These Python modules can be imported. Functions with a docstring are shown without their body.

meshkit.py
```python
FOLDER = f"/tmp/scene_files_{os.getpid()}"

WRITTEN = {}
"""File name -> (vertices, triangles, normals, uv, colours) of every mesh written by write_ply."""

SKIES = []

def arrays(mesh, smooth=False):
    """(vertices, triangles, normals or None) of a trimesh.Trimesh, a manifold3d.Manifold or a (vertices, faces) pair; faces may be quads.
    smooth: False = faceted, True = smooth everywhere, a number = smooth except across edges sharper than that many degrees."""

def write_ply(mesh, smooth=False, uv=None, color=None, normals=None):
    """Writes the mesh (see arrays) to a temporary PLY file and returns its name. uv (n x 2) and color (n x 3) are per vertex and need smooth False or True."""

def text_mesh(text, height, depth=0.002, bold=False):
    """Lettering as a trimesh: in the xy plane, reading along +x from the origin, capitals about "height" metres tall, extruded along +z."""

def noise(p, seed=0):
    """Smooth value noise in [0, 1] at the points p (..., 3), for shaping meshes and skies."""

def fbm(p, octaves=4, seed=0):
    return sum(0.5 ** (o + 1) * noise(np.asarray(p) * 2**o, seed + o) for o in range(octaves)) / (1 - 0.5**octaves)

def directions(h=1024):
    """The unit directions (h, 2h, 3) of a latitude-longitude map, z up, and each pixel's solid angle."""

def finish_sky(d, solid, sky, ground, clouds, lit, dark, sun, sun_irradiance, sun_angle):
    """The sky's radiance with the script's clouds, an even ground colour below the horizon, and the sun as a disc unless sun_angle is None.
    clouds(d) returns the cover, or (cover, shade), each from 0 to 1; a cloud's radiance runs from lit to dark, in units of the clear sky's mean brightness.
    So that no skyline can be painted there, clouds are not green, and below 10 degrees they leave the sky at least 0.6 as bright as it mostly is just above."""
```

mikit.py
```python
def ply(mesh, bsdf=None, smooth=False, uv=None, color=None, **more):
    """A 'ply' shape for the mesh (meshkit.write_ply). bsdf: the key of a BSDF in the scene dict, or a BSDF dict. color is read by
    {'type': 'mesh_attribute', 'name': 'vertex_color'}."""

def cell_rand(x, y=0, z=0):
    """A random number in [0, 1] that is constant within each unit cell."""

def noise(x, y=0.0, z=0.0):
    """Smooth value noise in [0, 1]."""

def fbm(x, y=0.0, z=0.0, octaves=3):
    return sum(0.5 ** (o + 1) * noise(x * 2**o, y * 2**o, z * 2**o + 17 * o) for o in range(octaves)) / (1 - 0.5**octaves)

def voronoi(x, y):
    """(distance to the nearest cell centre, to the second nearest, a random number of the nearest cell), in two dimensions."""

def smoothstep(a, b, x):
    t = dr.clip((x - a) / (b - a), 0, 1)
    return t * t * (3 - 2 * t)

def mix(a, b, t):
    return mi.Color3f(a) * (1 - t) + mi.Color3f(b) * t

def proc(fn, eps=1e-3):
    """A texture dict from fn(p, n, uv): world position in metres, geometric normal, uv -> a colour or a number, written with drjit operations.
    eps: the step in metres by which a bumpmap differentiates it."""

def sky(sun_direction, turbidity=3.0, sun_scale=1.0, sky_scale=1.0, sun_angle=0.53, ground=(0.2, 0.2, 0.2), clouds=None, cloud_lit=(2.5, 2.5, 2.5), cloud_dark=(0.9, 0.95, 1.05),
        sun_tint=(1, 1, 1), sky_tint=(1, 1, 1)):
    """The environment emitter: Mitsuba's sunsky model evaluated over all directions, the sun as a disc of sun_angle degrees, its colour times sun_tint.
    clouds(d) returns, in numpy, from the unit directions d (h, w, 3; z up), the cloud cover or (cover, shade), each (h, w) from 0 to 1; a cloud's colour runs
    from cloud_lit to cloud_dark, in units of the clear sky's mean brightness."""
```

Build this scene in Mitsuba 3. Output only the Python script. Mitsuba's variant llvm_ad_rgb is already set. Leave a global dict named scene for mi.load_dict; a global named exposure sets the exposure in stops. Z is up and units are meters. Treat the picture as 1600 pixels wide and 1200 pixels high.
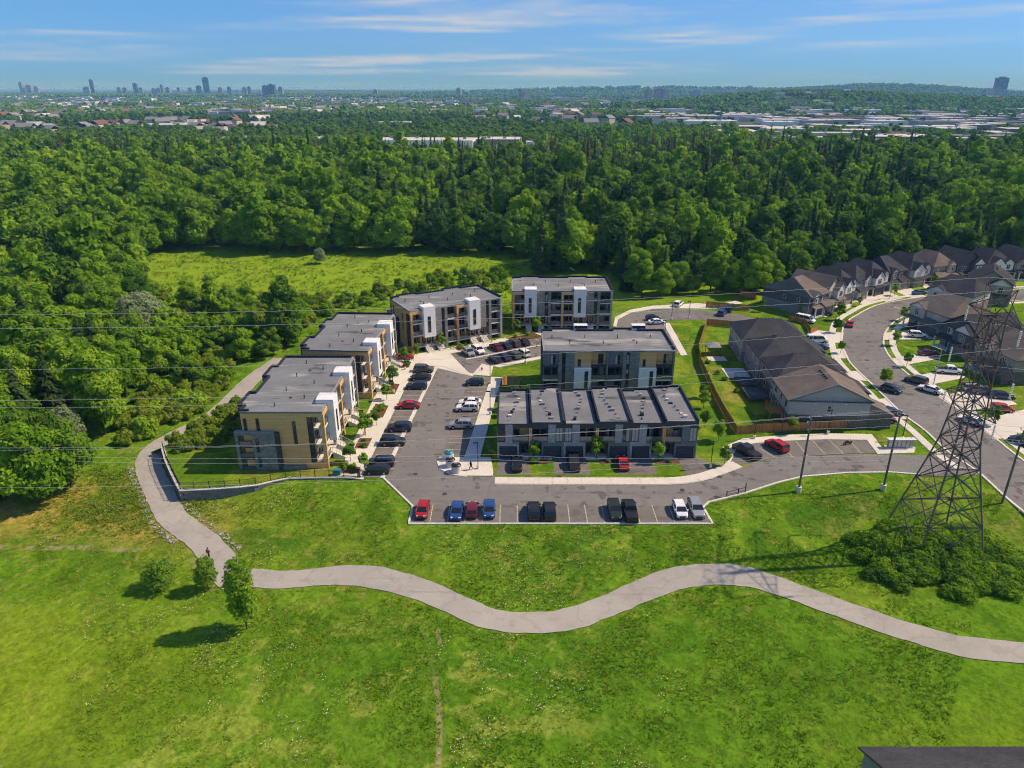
import math, random
import numpy as np, trimesh, shapely
import mitsuba as mi, drjit as dr
import mikit, meshkit
from shapely.geometry import Polygon, LineString, Point
from mikit import noise, fbm, voronoi, cell_rand, smoothstep, mix

# ---------------------------------------------------------------- camera, sky, exposure
TF = mi.ScalarTransform4f
scene, labels = {}, {}
PITCH = math.radians(22.64)
EYE = [0.0, 0.0, 60.0]
exposure = 1.82
scene['camera'] = {'type': 'perspective', 'fov': 71.56, 'fov_axis': 'x', 'near_clip': 1.0, 'far_clip': 90000.0,
                   'to_world': TF().look_at(origin=EYE, target=[0, math.cos(PITCH), 60 - math.sin(PITCH)], up=[0, 0, 1]),
                   'medium': {'type': 'ref', 'id': 'haze_air'}}


def cirrus(d):
    """Thin streaks of high cloud, foreshortened towards the horizon."""
    az, v = np.arctan2(d[..., 0], d[..., 1]), 5.0 * np.log(np.maximum(d[..., 2], 0) + .035)
    w = meshkit.fbm(np.stack([az * 2.3, v * .8, az * 0 + 3], -1), 4, 5) - .5
    n = meshkit.fbm(np.stack([az * 4.2 + v * .5 + w * 1.2, v * 2.3 - az * 3.0 + w * 2.4, az * 0], -1), 6, 14)
    fine = meshkit.fbm(np.stack([az * 9 + v * 1.2 + w, v * 9 - az * 8 + 2 * w, az * 0 + 5], -1), 4, 31)
    big = meshkit.fbm(np.stack([az * 1.5, v * .55, az * 0 + 9], -1), 3, 27)
    c = np.clip((n - .46) / .28, 0, 1) ** 1.5 * np.clip((big - .38) / .2, 0, 1) * (.45 + .9 * fine)
    return np.clip(c * .8 + .06 * np.clip((big - .4) / .3, 0, 1), 0, .75)


scene['sky_light'] = mikit.sky([0.674, 0.135, 0.718], turbidity=2.2, sun_scale=.92, sky_scale=1.2, ground=(.10, .14, .06), clouds=cirrus, cloud_lit=(2.6, 2.6, 2.65), cloud_dark=(1.1, 1.15, 1.2),
                               sun_tint=(1.0, .97, .92), sky_tint=(.41, .64, .98))

# ---------------------------------------------------------------- terrain height
import numpy as np, shapely, meshkit
from shapely.geometry import Polygon
ESTATE = Polygon([(-21, 104), (-15.8, 89.6), (30.2, 89.6), (31, 95), (45, 100), (70, 100), (78, 97), (95, 82), (140, 60), (400, 60), (400, 262), (140, 250), (90, 226),
                  (40, 204), (26, 200), (0, 200), (-12, 190), (-33, 177), (-37, 165), (-37, 130), (-37, 106)])


def sstep(a, b, x):
    t = np.clip((x - a) / (b - a), 0, 1)
    return t * t * (3 - 2 * t)


def zt(x, y):
    x, y = np.asarray(x, float), np.asarray(y, float)
    near = (np.abs(x) < 500) & (y < 600) & (y > -100)
    d = np.full(x.shape, 500.0)
    d[near] = shapely.distance(shapely.points(x[near], y[near]), ESTATE)
    m = sstep(0, 15, d)
    z = -1.8 * m
    z += m * .5 * (meshkit.fbm(np.stack([x / 22, y / 22, x * 0], -1), 3, 4) - .5) * sstep(900, 300, np.hypot(x, y))
    for cx, cy, sx, sy, h in ((900, 2350, 420, 260, 42), (1500, 2500, 420, 240, 22), (2900, 6000, 800, 700, 72), (1300, 7200, 1700, 700, 60),
                              (-2600, 9000, 2600, 900, 40), (300, 620, 220, 120, 5), (-420, 420, 160, 160, 6)):
        z += h * np.exp(-((x - cx) / sx) ** 2 - ((y - cy) / sy) ** 2)
    return z

# ---------------------------------------------------------------- helpers
random.seed(7)
RNG = np.random.default_rng(7)
counts = {}


def numbered(name):
    n = counts.get(name, 0)
    counts[name] = n + 1
    return name if n == 0 else f'{name}_{n:03d}'


class MB:
    def __init__(s):
        s.v, s.f, s.n = [], [], 0

    def add(s, v, f):
        v = np.asarray(v, float).reshape(-1, 3)
        s.v.append(v)
        s.f.append(np.asarray(f, int).reshape(-1, 3) + s.n)
        s.n += len(v)
        return s

    def box(s, x0, x1, y0, y1, z0, z1):
        v = [[x, y, z] for x in (x0, x1) for y in (y0, y1) for z in (z0, z1)]
        return s.add(v, [[0, 1, 3], [0, 3, 2], [4, 6, 7], [4, 7, 5], [0, 4, 5], [0, 5, 1], [2, 3, 7], [2, 7, 6], [0, 2, 6], [0, 6, 4], [1, 5, 7], [1, 7, 3]])

    def poly(s, pts):
        n = len(pts)
        return s.add(pts, [[0, i, i + 1] for i in range(1, n - 1)])

    def sheet(s, poly, z):
        if isinstance(poly, (list, tuple)):
            poly = Polygon(poly)
        for g in getattr(poly, 'geoms', [poly]):
            if g.is_empty or g.area < .01:
                continue
            v, f = trimesh.creation.triangulate_polygon(g, engine='earcut')
            a = v[f]
            e, g_ = a[:, 1] - a[:, 0], a[:, 2] - a[:, 0]
            c = e[:, 0] * g_[:, 1] - e[:, 1] * g_[:, 0]
            f = np.where(c[:, None] > 0, f, f[:, ::-1])
            s.add(np.c_[v, np.full(len(v), z)], f)
        return s

    def prism(s, poly, z0, z1):
        if isinstance(poly, (list, tuple)):
            poly = Polygon(poly)
        for g in getattr(poly, 'geoms', [poly]):
            if g.is_empty or g.area < .01:
                continue
            m = trimesh.creation.extrude_polygon(g, z1 - z0, engine='earcut')
            s.add(m.vertices + [0, 0, z0], m.faces)
        return s

    def tube(s, p, q, r, n=6, r2=None):
        p, q = np.array(p, float), np.array(q, float)
        r2 = r if r2 is None else r2
        d = (q - p) / max(np.linalg.norm(q - p), 1e-9)
        a = np.cross(d, [0, 0, 1] if abs(d[2]) < .9 else [1, 0, 0])
        a /= np.linalg.norm(a)
        b = np.cross(d, a)
        t = np.arange(n) * 2 * np.pi / n
        ring = np.cos(t)[:, None] * a + np.sin(t)[:, None] * b
        i = np.arange(n)
        j = (i + 1) % n
        f = np.vstack([np.c_[i, j, j + n], np.c_[i, j + n, i + n], np.c_[i * 0 + 2 * n, j, i], np.c_[i * 0 + 2 * n + 1, i + n, j + n]])
        return s.add(np.vstack([p + ring * r, q + ring * r2, [p], [q]]), f)

    def bar(s, p, q, w):
        return s.tube(p, q, w * .6, 4)

    def path(s, pts, r, n=5):
        for a, b in zip(pts[:-1], pts[1:]):
            s.tube(a, b, r, n)
        return s

    def mesh(s):
        return trimesh.Trimesh(np.vstack(s.v), np.vstack(s.f), process=False)


def place(x, y, z=0.0, yaw=0.0, sc=1.0):
    t = TF().translate([x, y, z]).rotate([0, 0, 1], yaw)
    return t.scale(sc) if sc != 1.0 else t


def put(name, mesh, mat, parent=None, T=None, smooth=False):
    """One entry; mesh: MB, trimesh, or a ply dict that copies share."""
    key = numbered(f'{parent}__{name}' if parent else name)
    d = dict(mesh) if isinstance(mesh, dict) else mikit.ply(mesh.mesh() if isinstance(mesh, MB) else mesh, None, smooth)
    if mat is not None:
        d['bsdf'] = {'type': 'ref', 'id': mat}
    if T is not None:
        d['to_world'] = T
    scene[key] = d
    return key


def shape(mesh, smooth=False):
    return mikit.ply(mesh.mesh() if isinstance(mesh, MB) else mesh, None, smooth)


def thing(name, label, cat, group=None):
    key = numbered(name)
    labels[key] = {'label': label, 'category': cat}
    if group:
        labels[key]['group'] = group
    return key


def tag(key, label=None, cat=None, group=None, kind=None):
    d = labels.setdefault(key, {})
    for k, v in (('label', label), ('category', cat), ('group', group), ('kind', kind)):
        if v:
            d[k] = v
    return key


def struct(name, mesh, mat, label=None, parent=None, smooth=False, kind='structure', cat=None):
    k = put(name, mesh, mat, parent, None, smooth)
    return tag(k, label, cat, None, kind) if parent is None else k


def smooth_line(pts, step=2.0):
    """Catmull-Rom through the points, resampled."""
    p = np.array(pts, float)
    p = np.vstack([2 * p[0] - p[1], p, 2 * p[-1] - p[-2]])
    out = []
    for i in range(1, len(p) - 2):
        n = max(2, int(np.linalg.norm(p[i + 1] - p[i]) / step))
        for t in np.arange(n) / n:
            a, b, c, d = p[i - 1], p[i], p[i + 1], p[i + 2]
            out.append(.5 * (2 * b + (c - a) * t + (2 * a - 5 * b + 4 * c - d) * t * t + (3 * b - a - 3 * c + d) * t ** 3))
    out.append(p[-2])
    return np.array(out)


def offset(line, d):
    line = np.asarray(line)
    t = np.gradient(line, axis=0)
    t /= np.linalg.norm(t, axis=1, keepdims=True)
    return line + np.c_[-t[:, 1], t[:, 0]] * d


def ribbon(a, b, za, zb=None, m=None):
    """Quads between two polylines of equal length, heights za, zb (arrays or numbers)."""
    m = m or MB()
    n = len(a)
    zb = za if zb is None else zb
    v = np.vstack([np.c_[a, np.zeros(n) + za], np.c_[b, np.zeros(n) + zb]])
    i = np.arange(n - 1)
    f = np.vstack([np.c_[i, i + 1, i + 1 + n], np.c_[i, i + 1 + n, i + n]])
    t = v[f[0]]
    if np.cross(t[1] - t[0], t[2] - t[0])[2] < 0:
        f = f[:, ::-1]
    return m.add(v, f)

# ---------------------------------------------------------------- materials
def two(b):
    return {'type': 'twosided', 'b': b}


def rgb(c):
    return {'type': 'rgb', 'value': [float(v) for v in c]}


def matte(key, col, fn=None, bump=None):
    """Diffuse; fn(p, n, uv) colour; bump = (fn, metres, eps)."""
    b = {'type': 'diffuse', 'reflectance': mikit.proc(fn) if fn else rgb(col)}
    if bump:
        b = {'type': 'bumpmap', 'arbitrary': mikit.proc(bump[0], bump[2]), 'scale': bump[1], 'bsdf': b}
    scene['mat_' + key] = two(b)


def gloss(key, col, rough=.4, metal=0.0, coat=0.0, spec=.5):
    scene['mat_' + key] = two({'type': 'principled', 'base_color': rgb(col), 'roughness': rough, 'metallic': metal, 'clearcoat': coat, 'clearcoat_gloss': .9, 'specular': spec})


def blob(p, cx, cy, sx, sy):
    return dr.exp(-dr.square((p.x - cx) / sx) - dr.square((p.y - cy) / sy))


def line_mask(p, x0, y0, x1, y1, w):
    L = math.hypot(x1 - x0, y1 - y0)
    ux, uy = (x1 - x0) / L, (y1 - y0) / L
    t = (p.x - x0) * ux + (p.y - y0) * uy
    wob = (noise(t * .22, 3.0) - .5) * .7
    d = dr.abs(-(p.x - x0) * uy + (p.y - y0) * ux + wob)
    return (1 - smoothstep(w * .4, w, d)) * smoothstep(0, 2, t) * (1 - smoothstep(L - 3, L, t))


def grass_col(p, n, uv):
    x, y = p.x, p.y
    a = fbm(x * .045, y * .045, 0.0, 4)
    b = fbm(x * .33 + 7, y * .33, 3.0, 4)
    c = fbm(x * 1.9, y * 1.9, 5.0, 2)
    col = mix((.080, .182, .009), (.156, .282, .017), smoothstep(.12, .88, b))
    col = mix(col, (.23, .29, .028), smoothstep(.48, .80, a) * .6)
    col = mix(col, (.052, .145, .010), smoothstep(.56, .72, fbm(x * .11 + 40, y * .16, 9.0, 3)) * .7)
    col = mix(col, (.33, .29, .07), smoothstep(.60, .78, fbm(x * .75, y * .75 + 30, 2.0, 3)) * .45)
    near = (1 - smoothstep(66, 78, y + 3 * (noise(x * .08, 1.0) - .5))) * smoothstep(-46, -38, x + 4 * (b - .5))
    col = mix(col, mix((.058, .158, .008), (.118, .248, .014), b), near * .75)
    herb = near * (1 - smoothstep(2, 16, x)) * smoothstep(.52, .68, fbm(x * .42 + 3, y * .42, 15.0, 4))
    col = mix(col, (.27, .33, .05), herb * .65)
    dry = dr.clip(2.0 * blob(p, -68, 97, 15, 7) + .9 * blob(p, -52, 91, 8, 4), 0, 1) * smoothstep(.25, .5, fbm(x * .25, y * .25, 8.0, 4))
    col = mix(col, mix((.46, .31, .085), (.30, .26, .045), noise(x * .9, y * .9)), dry * .85)
    mown = dr.clip(blob(p, -54, 60, 20, 16) + .8 * blob(p, 60, 50, 24, 10), 0, 1)
    col = mix(col, (.21, .30, .016), mown * .65)
    yard = dr.clip(blob(p, 40, 140, 5, 26) + .6 * blob(p, 64, 92, 16, 6), 0, 1) * smoothstep(.42, .66, fbm(x * .2, y * .2, 1.0, 3))
    col = mix(col, (.27, .25, .07), yard * .7)
    d = fbm(x * 4.5, y * 4.5, 11.0, 2)
    e = noise(x * 11, y * 11)
    col = col * (.34 + .62 * c + .46 * d + .22 * e)
    soil = dr.clip(line_mask(p, -9.3, 70.5, -7.0, 44, .42) * .7 + line_mask(p, -95, 87, -52, 85.5, .7) * .8 + line_mask(p, -46, 84, -41, 78, 1.0) * .7, 0, 1)
    col = mix(col, (.34, .27, .15), soil * smoothstep(.3, .55, fbm(x * .8, y * .8, 4.0, 2)))
    meadow = smoothstep(195, 225, y) * (1 - smoothstep(900, 1300, y))
    col = mix(col, mix((.19, .31, .016), (.28, .40, .026), b), meadow * .9)
    far = smoothstep(900, 1500, y)
    town = mix((.06, .10, .035), (.13, .15, .09), smoothstep(.50, .70, fbm(x * .006, y * .004, 2.0, 4)))
    return mix(col, town, far)


def grass_bump(p, n, uv):
    return fbm(p.x * 1.3, p.y * 1.3, 0.0, 3) + .6 * noise(p.x * 5, p.y * 5)


matte('grass', None, grass_col, (grass_bump, .11, .08))


def lawn_col(p, n, uv):
    b, c = fbm(p.x * .3, p.y * .3, 1.0, 4), fbm(p.x * 2.1, p.y * 2.1, 2.0, 2)
    col = mix((.095, .19, .012), (.20, .28, .022), smoothstep(.35, .7, b))
    col = mix(col, (.30, .26, .07), smoothstep(.58, .74, fbm(p.x * .17 + 9, p.y * .17, 6.0, 3)) * .55)
    return col * (.7 + .6 * c)


matte('lawn', None, lawn_col)


def asphalt_col(p, n, uv):
    a, b = fbm(p.x * .12, p.y * .12, 0.0, 4), noise(p.x * 6, p.y * 6)
    c = fbm(p.x * .5 + 4, p.y * 1.5, 7.0, 3)
    v = .205 + .06 * (a - .5) + .03 * (b - .5) + .035 * (c - .5)
    v = v * (1 - .35 * smoothstep(.66, .74, fbm(p.x * .7, p.y * .7, 12.0, 3)))
    crack = 1 - smoothstep(.0, .028, dr.abs(fbm(p.x * .09 + 3, p.y * .09, 21.0, 3) - .5))
    v = v * (1 - .12 * crack)
    return mi.Color3f(v * 1.07, v * 1.03, v * .98)


matte('asphalt', None, asphalt_col)


def path_col(p, n, uv):
    a, b = fbm(p.x * .3, p.y * .3, 0.0, 4), noise(p.x * 7, p.y * 7)
    v = .39 + .10 * (a - .5) + .04 * (b - .5)
    v = v * (1 - .10 * (1 - smoothstep(.0, .03, dr.abs(fbm(p.x * .16 + 3, p.y * .16, 21.0, 3) - .5)))) * (1 - .09 * smoothstep(.64, .74, fbm(p.x * .8, p.y * .8, 13.0, 3)))
    return mi.Color3f(v * 1.04, v * .98, v * .87)


matte('path', None, path_col)


def stall_col(p, n, uv):
    a, b = fbm(p.x * .35, p.y * .35, 3.0, 4), fbm(p.x * .9, p.y * .9, 8.0, 3)
    v = .185 + .06 * (a - .5)
    v = v * (1 - .22 * smoothstep(.58, .75, b))
    return mi.Color3f(v * 1.06, v, v * .94)


matte('stall', None, stall_col)


def concrete_col(p, n, uv):
    a, b = fbm(p.x * .25, p.y * .25, 0.0, 4), noise(p.x * 5, p.y * 5)
    v = .68 + .14 * (a - .5) + .05 * (b - .5)
    return mi.Color3f(v * 1.03, v * .97, v * .86)


matte('concrete', None, concrete_col)


def mulch_col(p, n, uv):
    return mix((.10, .05, .025), (.20, .11, .06), noise(p.x * 4, p.y * 4, p.z * 4))


matte('mulch', None, mulch_col)


def membrane_col(p, n, uv):
    a = fbm(p.x * .22, p.y * .22, 0.0, 4)
    s = smoothstep(.03, .0, dr.abs(p.y * .5 - dr.floor(p.y * .5) - .5) * 2)
    b = noise(p.x * 3, p.y * 3)
    v = .215 + .09 * (a - .5) + .02 * (b - .5) - .045 * s
    st = smoothstep(.56, .76, fbm(p.x * .10 + 11, p.y * .42, 4.0, 4))
    v = v + .13 * st - .10 * smoothstep(.70, .80, fbm(p.x * .16 + 31, p.y * .5, 7.0, 4))
    return mi.Color3f(v * (.97 + .12 * st), v * (1.02 + .03 * st), v * (1.09 - .1 * st))


matte('membrane', None, membrane_col)


def siding(key, c0, c1, pitch, depth=.012):
    def col(p, n, uv):
        k = dr.floor(p.z / pitch)
        t = p.z / pitch - k
        v = cell_rand(k, dr.floor((p.x + p.y) * .28 + cell_rand(k) * 7))
        g = noise((p.x + p.y) * 3, p.z * 30)
        return mix(c0, c1, .65 * v + .35 * g) * (1 - .35 * smoothstep(.90, .97, t))
    matte(key, None, col)


siding('wood', (.70, .385, .15), (.84, .52, .235), .19)
siding('slate_siding', (.16, .165, .178), (.215, .22, .235), .16)
siding('grey_siding', (.40, .39, .36), (.45, .44, .41), .16)
siding('tan_siding', (.33, .28, .23), (.39, .335, .28), .16)
siding('dark_siding', (.10, .104, .115), (.14, .145, .16), .16)
siding('pale_siding', (.55, .53, .50), (.62, .60, .57), .16)


def brick(key, c0, c1, mortar, hx=.42, hz=.14):
    def col(p, n, uv):
        s = dr.select(dr.abs(n.x) > dr.abs(n.y), p.y, p.x)
        k = dr.floor(p.z / hz)
        u = s / hx + .5 * (k - 2 * dr.floor(k * .5))
        i = dr.floor(u)
        e = dr.minimum(dr.minimum(u - i, 1 - u + i) * hx, dr.minimum(p.z / hz - k, 1 - p.z / hz + k) * hz)
        c = mix(c0, c1, cell_rand(i, k, 5)) * (.85 + .3 * noise(s * 5, p.z * 9))
        return mix(mortar, c, smoothstep(.004, .016, e))
    matte(key, None, col)


brick('stone', (.17, .165, .16), (.30, .29, .275), (.22, .215, .21), .6, .2)
brick('brick_brown', (.12, .10, .088), (.20, .16, .135), (.2, .185, .17))
brick('brick_grey', (.20, .20, .202), (.32, .317, .315), (.2, .195, .19))
brick('brick_light', (.30, .30, .305), (.44, .437, .435), (.3, .3, .3))
brick('brick_tan', (.26, .215, .17), (.36, .30, .24), (.33, .3, .26))


def shingle(key, c0, c1):
    def col(p, n, uv):
        k = dr.floor(p.z / .09)
        s = (p.x + p.y * .83) / .32 + cell_rand(k) * 3
        v = cell_rand(dr.floor(s), k, 2)
        a = fbm(p.x * .4, p.y * .4, p.z * .4, 3)
        return mix(c0, c1, .5 * v + .5 * smoothstep(.3, .7, a)) * (.82 + .36 * noise(p.x * 9, p.y * 9, p.z * 9))
    matte(key, None, col)


shingle('shingle_dark', (.052, .053, .060), (.088, .090, .098))
shingle('shingle_brown', (.15, .125, .108), (.215, .185, .160))


def fence_col(p, n, uv):
    s = (p.x + p.y) / .15
    v = cell_rand(dr.floor(s), 1)
    return mix((.34, .155, .055), (.50, .26, .105), v) * (.8 + .4 * noise(p.x * 6, p.y * 6, p.z * 1.5))


matte('fence_wood', None, fence_col)


def block_col(p, n, uv):
    v = fbm(p.x * 1.4, p.y * 1.4, p.z * 1.4, 3)
    return mix((.15, .14, .13), (.30, .285, .265), v)


matte('block', None, block_col)


def leafy(key, c0, c1, c2, tree=9.0):
    """Foliage: whole-tree tone from world cells, finer mottling within."""
    def col(p, n, uv):
        w = noise(p.x / tree, p.y / tree, 2.0)
        v = cell_rand(dr.floor(p.x / tree + w * .8), dr.floor(p.y / tree + w * .8), 4)
        f = noise(p.x * .8, p.y * .8, p.z * .8)
        return mix(mix(c0, c1, v), c2, smoothstep(.45, .95, f) * .6) * (.8 + .4 * noise(p.x * 2.6, p.y * 2.6, p.z * 2.6))
    scene['mat_' + key] = {'type': 'principledthin', 'base_color': mikit.proc(col), 'roughness': .8, 'diff_trans': .75, 'spec_trans': 0.0, 'eta': 1.3}


leafy('leaf_bright', (.123, .268, .017), (.297, .464, .032), (.348, .500, .043))
leafy('leaf_mid', (.070, .167, .022), (.196, .341, .035), (.246, .377, .043))
leafy('leaf_dark', (.043, .109, .026), (.119, .217, .038), (.145, .239, .043))
leafy('leaf_fir', (.039, .087, .032), (.090, .152, .046), (.113, .171, .052), 5.0)
leafy('leaf_pine', (.105, .130, .055), (.170, .165, .078), (.170, .185, .075), 6.0)
leafy('leaf_pale', (.235, .310, .140), (.330, .400, .205), (.400, .450, .270))
leafy('leaf_shrub', (.169, .273, .023), (.273, .358, .039), (.338, .403, .052), 3.0)
leafy('leaf_tuft', (.130, .266, .012), (.236, .366, .024), (.378, .437, .047), 2.3)
matte('bark', (.10, .08, .06))
matte('flower', (.75, .70, .45))
matte('rock', None, lambda p, n, uv: mix((.26, .25, .23), (.52, .50, .46), cell_rand(dr.floor(p.x * 3), dr.floor(p.y * 3))))
matte('white', (.80, .80, .80))
matte('white_trim', (.72, .71, .69))
matte('dark_clad', (.075, .077, .085))
matte('navy_trim', (.036, .046, .068))
matte('paint_line', None, lambda p, n, uv: mix((.42, .37, .22), (.66, .60, .42), fbm(p.x * 2, p.y * 2, 0.0, 3)))
matte('grey_metal', (.30, .31, .32))
matte('room', (.10, .085, .07))
matte('blind', (.42, .41, .37))
matte('red_paint', (.5, .03, .02))
matte('yellow_paint', (.75, .55, .04))
matte('cloth_dark', (.03, .03, .04))
matte('cloth_red', (.40, .08, .07))
matte('skin', (.45, .26, .18))
matte('tyre', (.02, .02, .021))
matte('pole_wood', None, lambda p, n, uv: mix((.14, .115, .09), (.24, .205, .165), noise(p.x * 6, p.y * 6, p.z * .7)))
matte('far_roof_pale', (.62, .60, .57))
matte('far_roof_grey', (.26, .26, .27))
matte('far_roof_red', (.22, .12, .09))
matte('far_wall', None, lambda p, n, uv: mix((.30, .27, .24), (.62, .58, .53), cell_rand(dr.floor(p.x / 37), dr.floor(p.y / 41))))
matte('tower_wall', None, lambda p, n, uv: mix((.22, .22, .23), (.46, .45, .44), cell_rand(dr.floor(p.x / 61), dr.floor(p.y / 83))) * (1 - .35 * smoothstep(.55, .6, p.z / 3.2 - dr.floor(p.z / 3.2))))
matte('tower_dark', None, lambda p, n, uv: mi.Color3f(.07, .075, .085) * (1 + .9 * smoothstep(.8, .85, p.z / 3.2 - dr.floor(p.z / 3.2))))
scene['mat_steel'] = two({'type': 'diffuse', 'reflectance': mikit.proc(lambda p, n, uv: mix((.13, .09, .08), (.29, .21, .185), fbm(p.x * 1.2, p.y * 1.2, p.z * .5, 3)))})
gloss('galv', (.50, .50, .50), .45, .6)
gloss('black_metal', (.018, .018, .02), .4)
matte('wire', (.62, .62, .63))
gloss('glass', (.018, .022, .028), .06, 0, 0, .7)
gloss('rail_glass', (.10, .12, .13), .08, 0, 0, .8)
gloss('insulator', (.62, .62, .60), .35)
for _k, _c, _m in (('white', (.74, .74, .74), 0), ('silver', (.42, .43, .44), .5), ('grey', (.13, .135, .14), .4), ('black', (.014, .014, .016), 0), ('navy', (.018, .028, .065), .2),
                   ('blue', (.02, .075, .27), .2), ('red', (.40, .012, .018), .1), ('maroon', (.16, .014, .026), .2), ('green', (.02, .032, .022), .2), ('brown', (.11, .09, .08), .3)):
    gloss('car_' + _k, _c, .32, _m, 1.0)
gloss('lamp_white', (.8, .8, .78), .15)
gloss('lamp_red', (.35, .01, .01), .2)
gloss('rim', (.35, .36, .37), .35, .7)
gloss('teal', (.01, .22, .26), .4)

# ---------------------------------------------------------------- setting: ground, roads, pavements, path
def axis(parts):
    out = []
    for a, b, n in parts:
        out += list(np.linspace(a, b, n, endpoint=False)) if n > 0 else list(np.sign(a) * np.geomspace(abs(a), abs(b), -n, endpoint=False))
    return np.array(out)


_gx = np.r_[axis([(-40000, -160, -40), (-160, 160, 214)]), np.geomspace(160, 40000, 40)]
_gy = np.r_[axis([(-400, 30, 20), (30, 260, 154), (260, 1000, 80)]), np.geomspace(1000, 80000, 70)]
_X, _Y = np.meshgrid(_gx, _gy)
_i = np.arange(len(_gx) - 1)[None] + np.arange(len(_gy) - 1)[:, None] * len(_gx)
_i = _i.ravel()
_w = len(_gx)
struct('ground', trimesh.Trimesh(np.c_[_X.ravel(), _Y.ravel(), zt(_X.ravel(), _Y.ravel()) - .03], np.vstack([np.c_[_i, _i + 1, _i + 1 + _w], np.c_[_i, _i + 1 + _w, _i + _w]]), process=False),
       'mat_grass', 'green meadow and land running out to the horizon', smooth=True)


def draped(line, half, dz, m=None):
    line = smooth_line(np.asarray(line)[::2], .5)
    wob = lambda s: (meshkit.fbm(np.c_[line * .55, np.full(len(line), s)], 3, 3) - .5)[:, None] * .45
    a, b = offset(line, half), offset(line, -half)
    c = np.asarray(line)
    a, b = a + (a - c) / half * wob(1.0), b + (b - c) / half * wob(7.0)
    z = lambda q: zt(q[:, 0], q[:, 1]) + dz
    m = ribbon(a, c, z(a), z(c), m)
    return ribbon(c, b, z(c), z(b), m)


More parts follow.
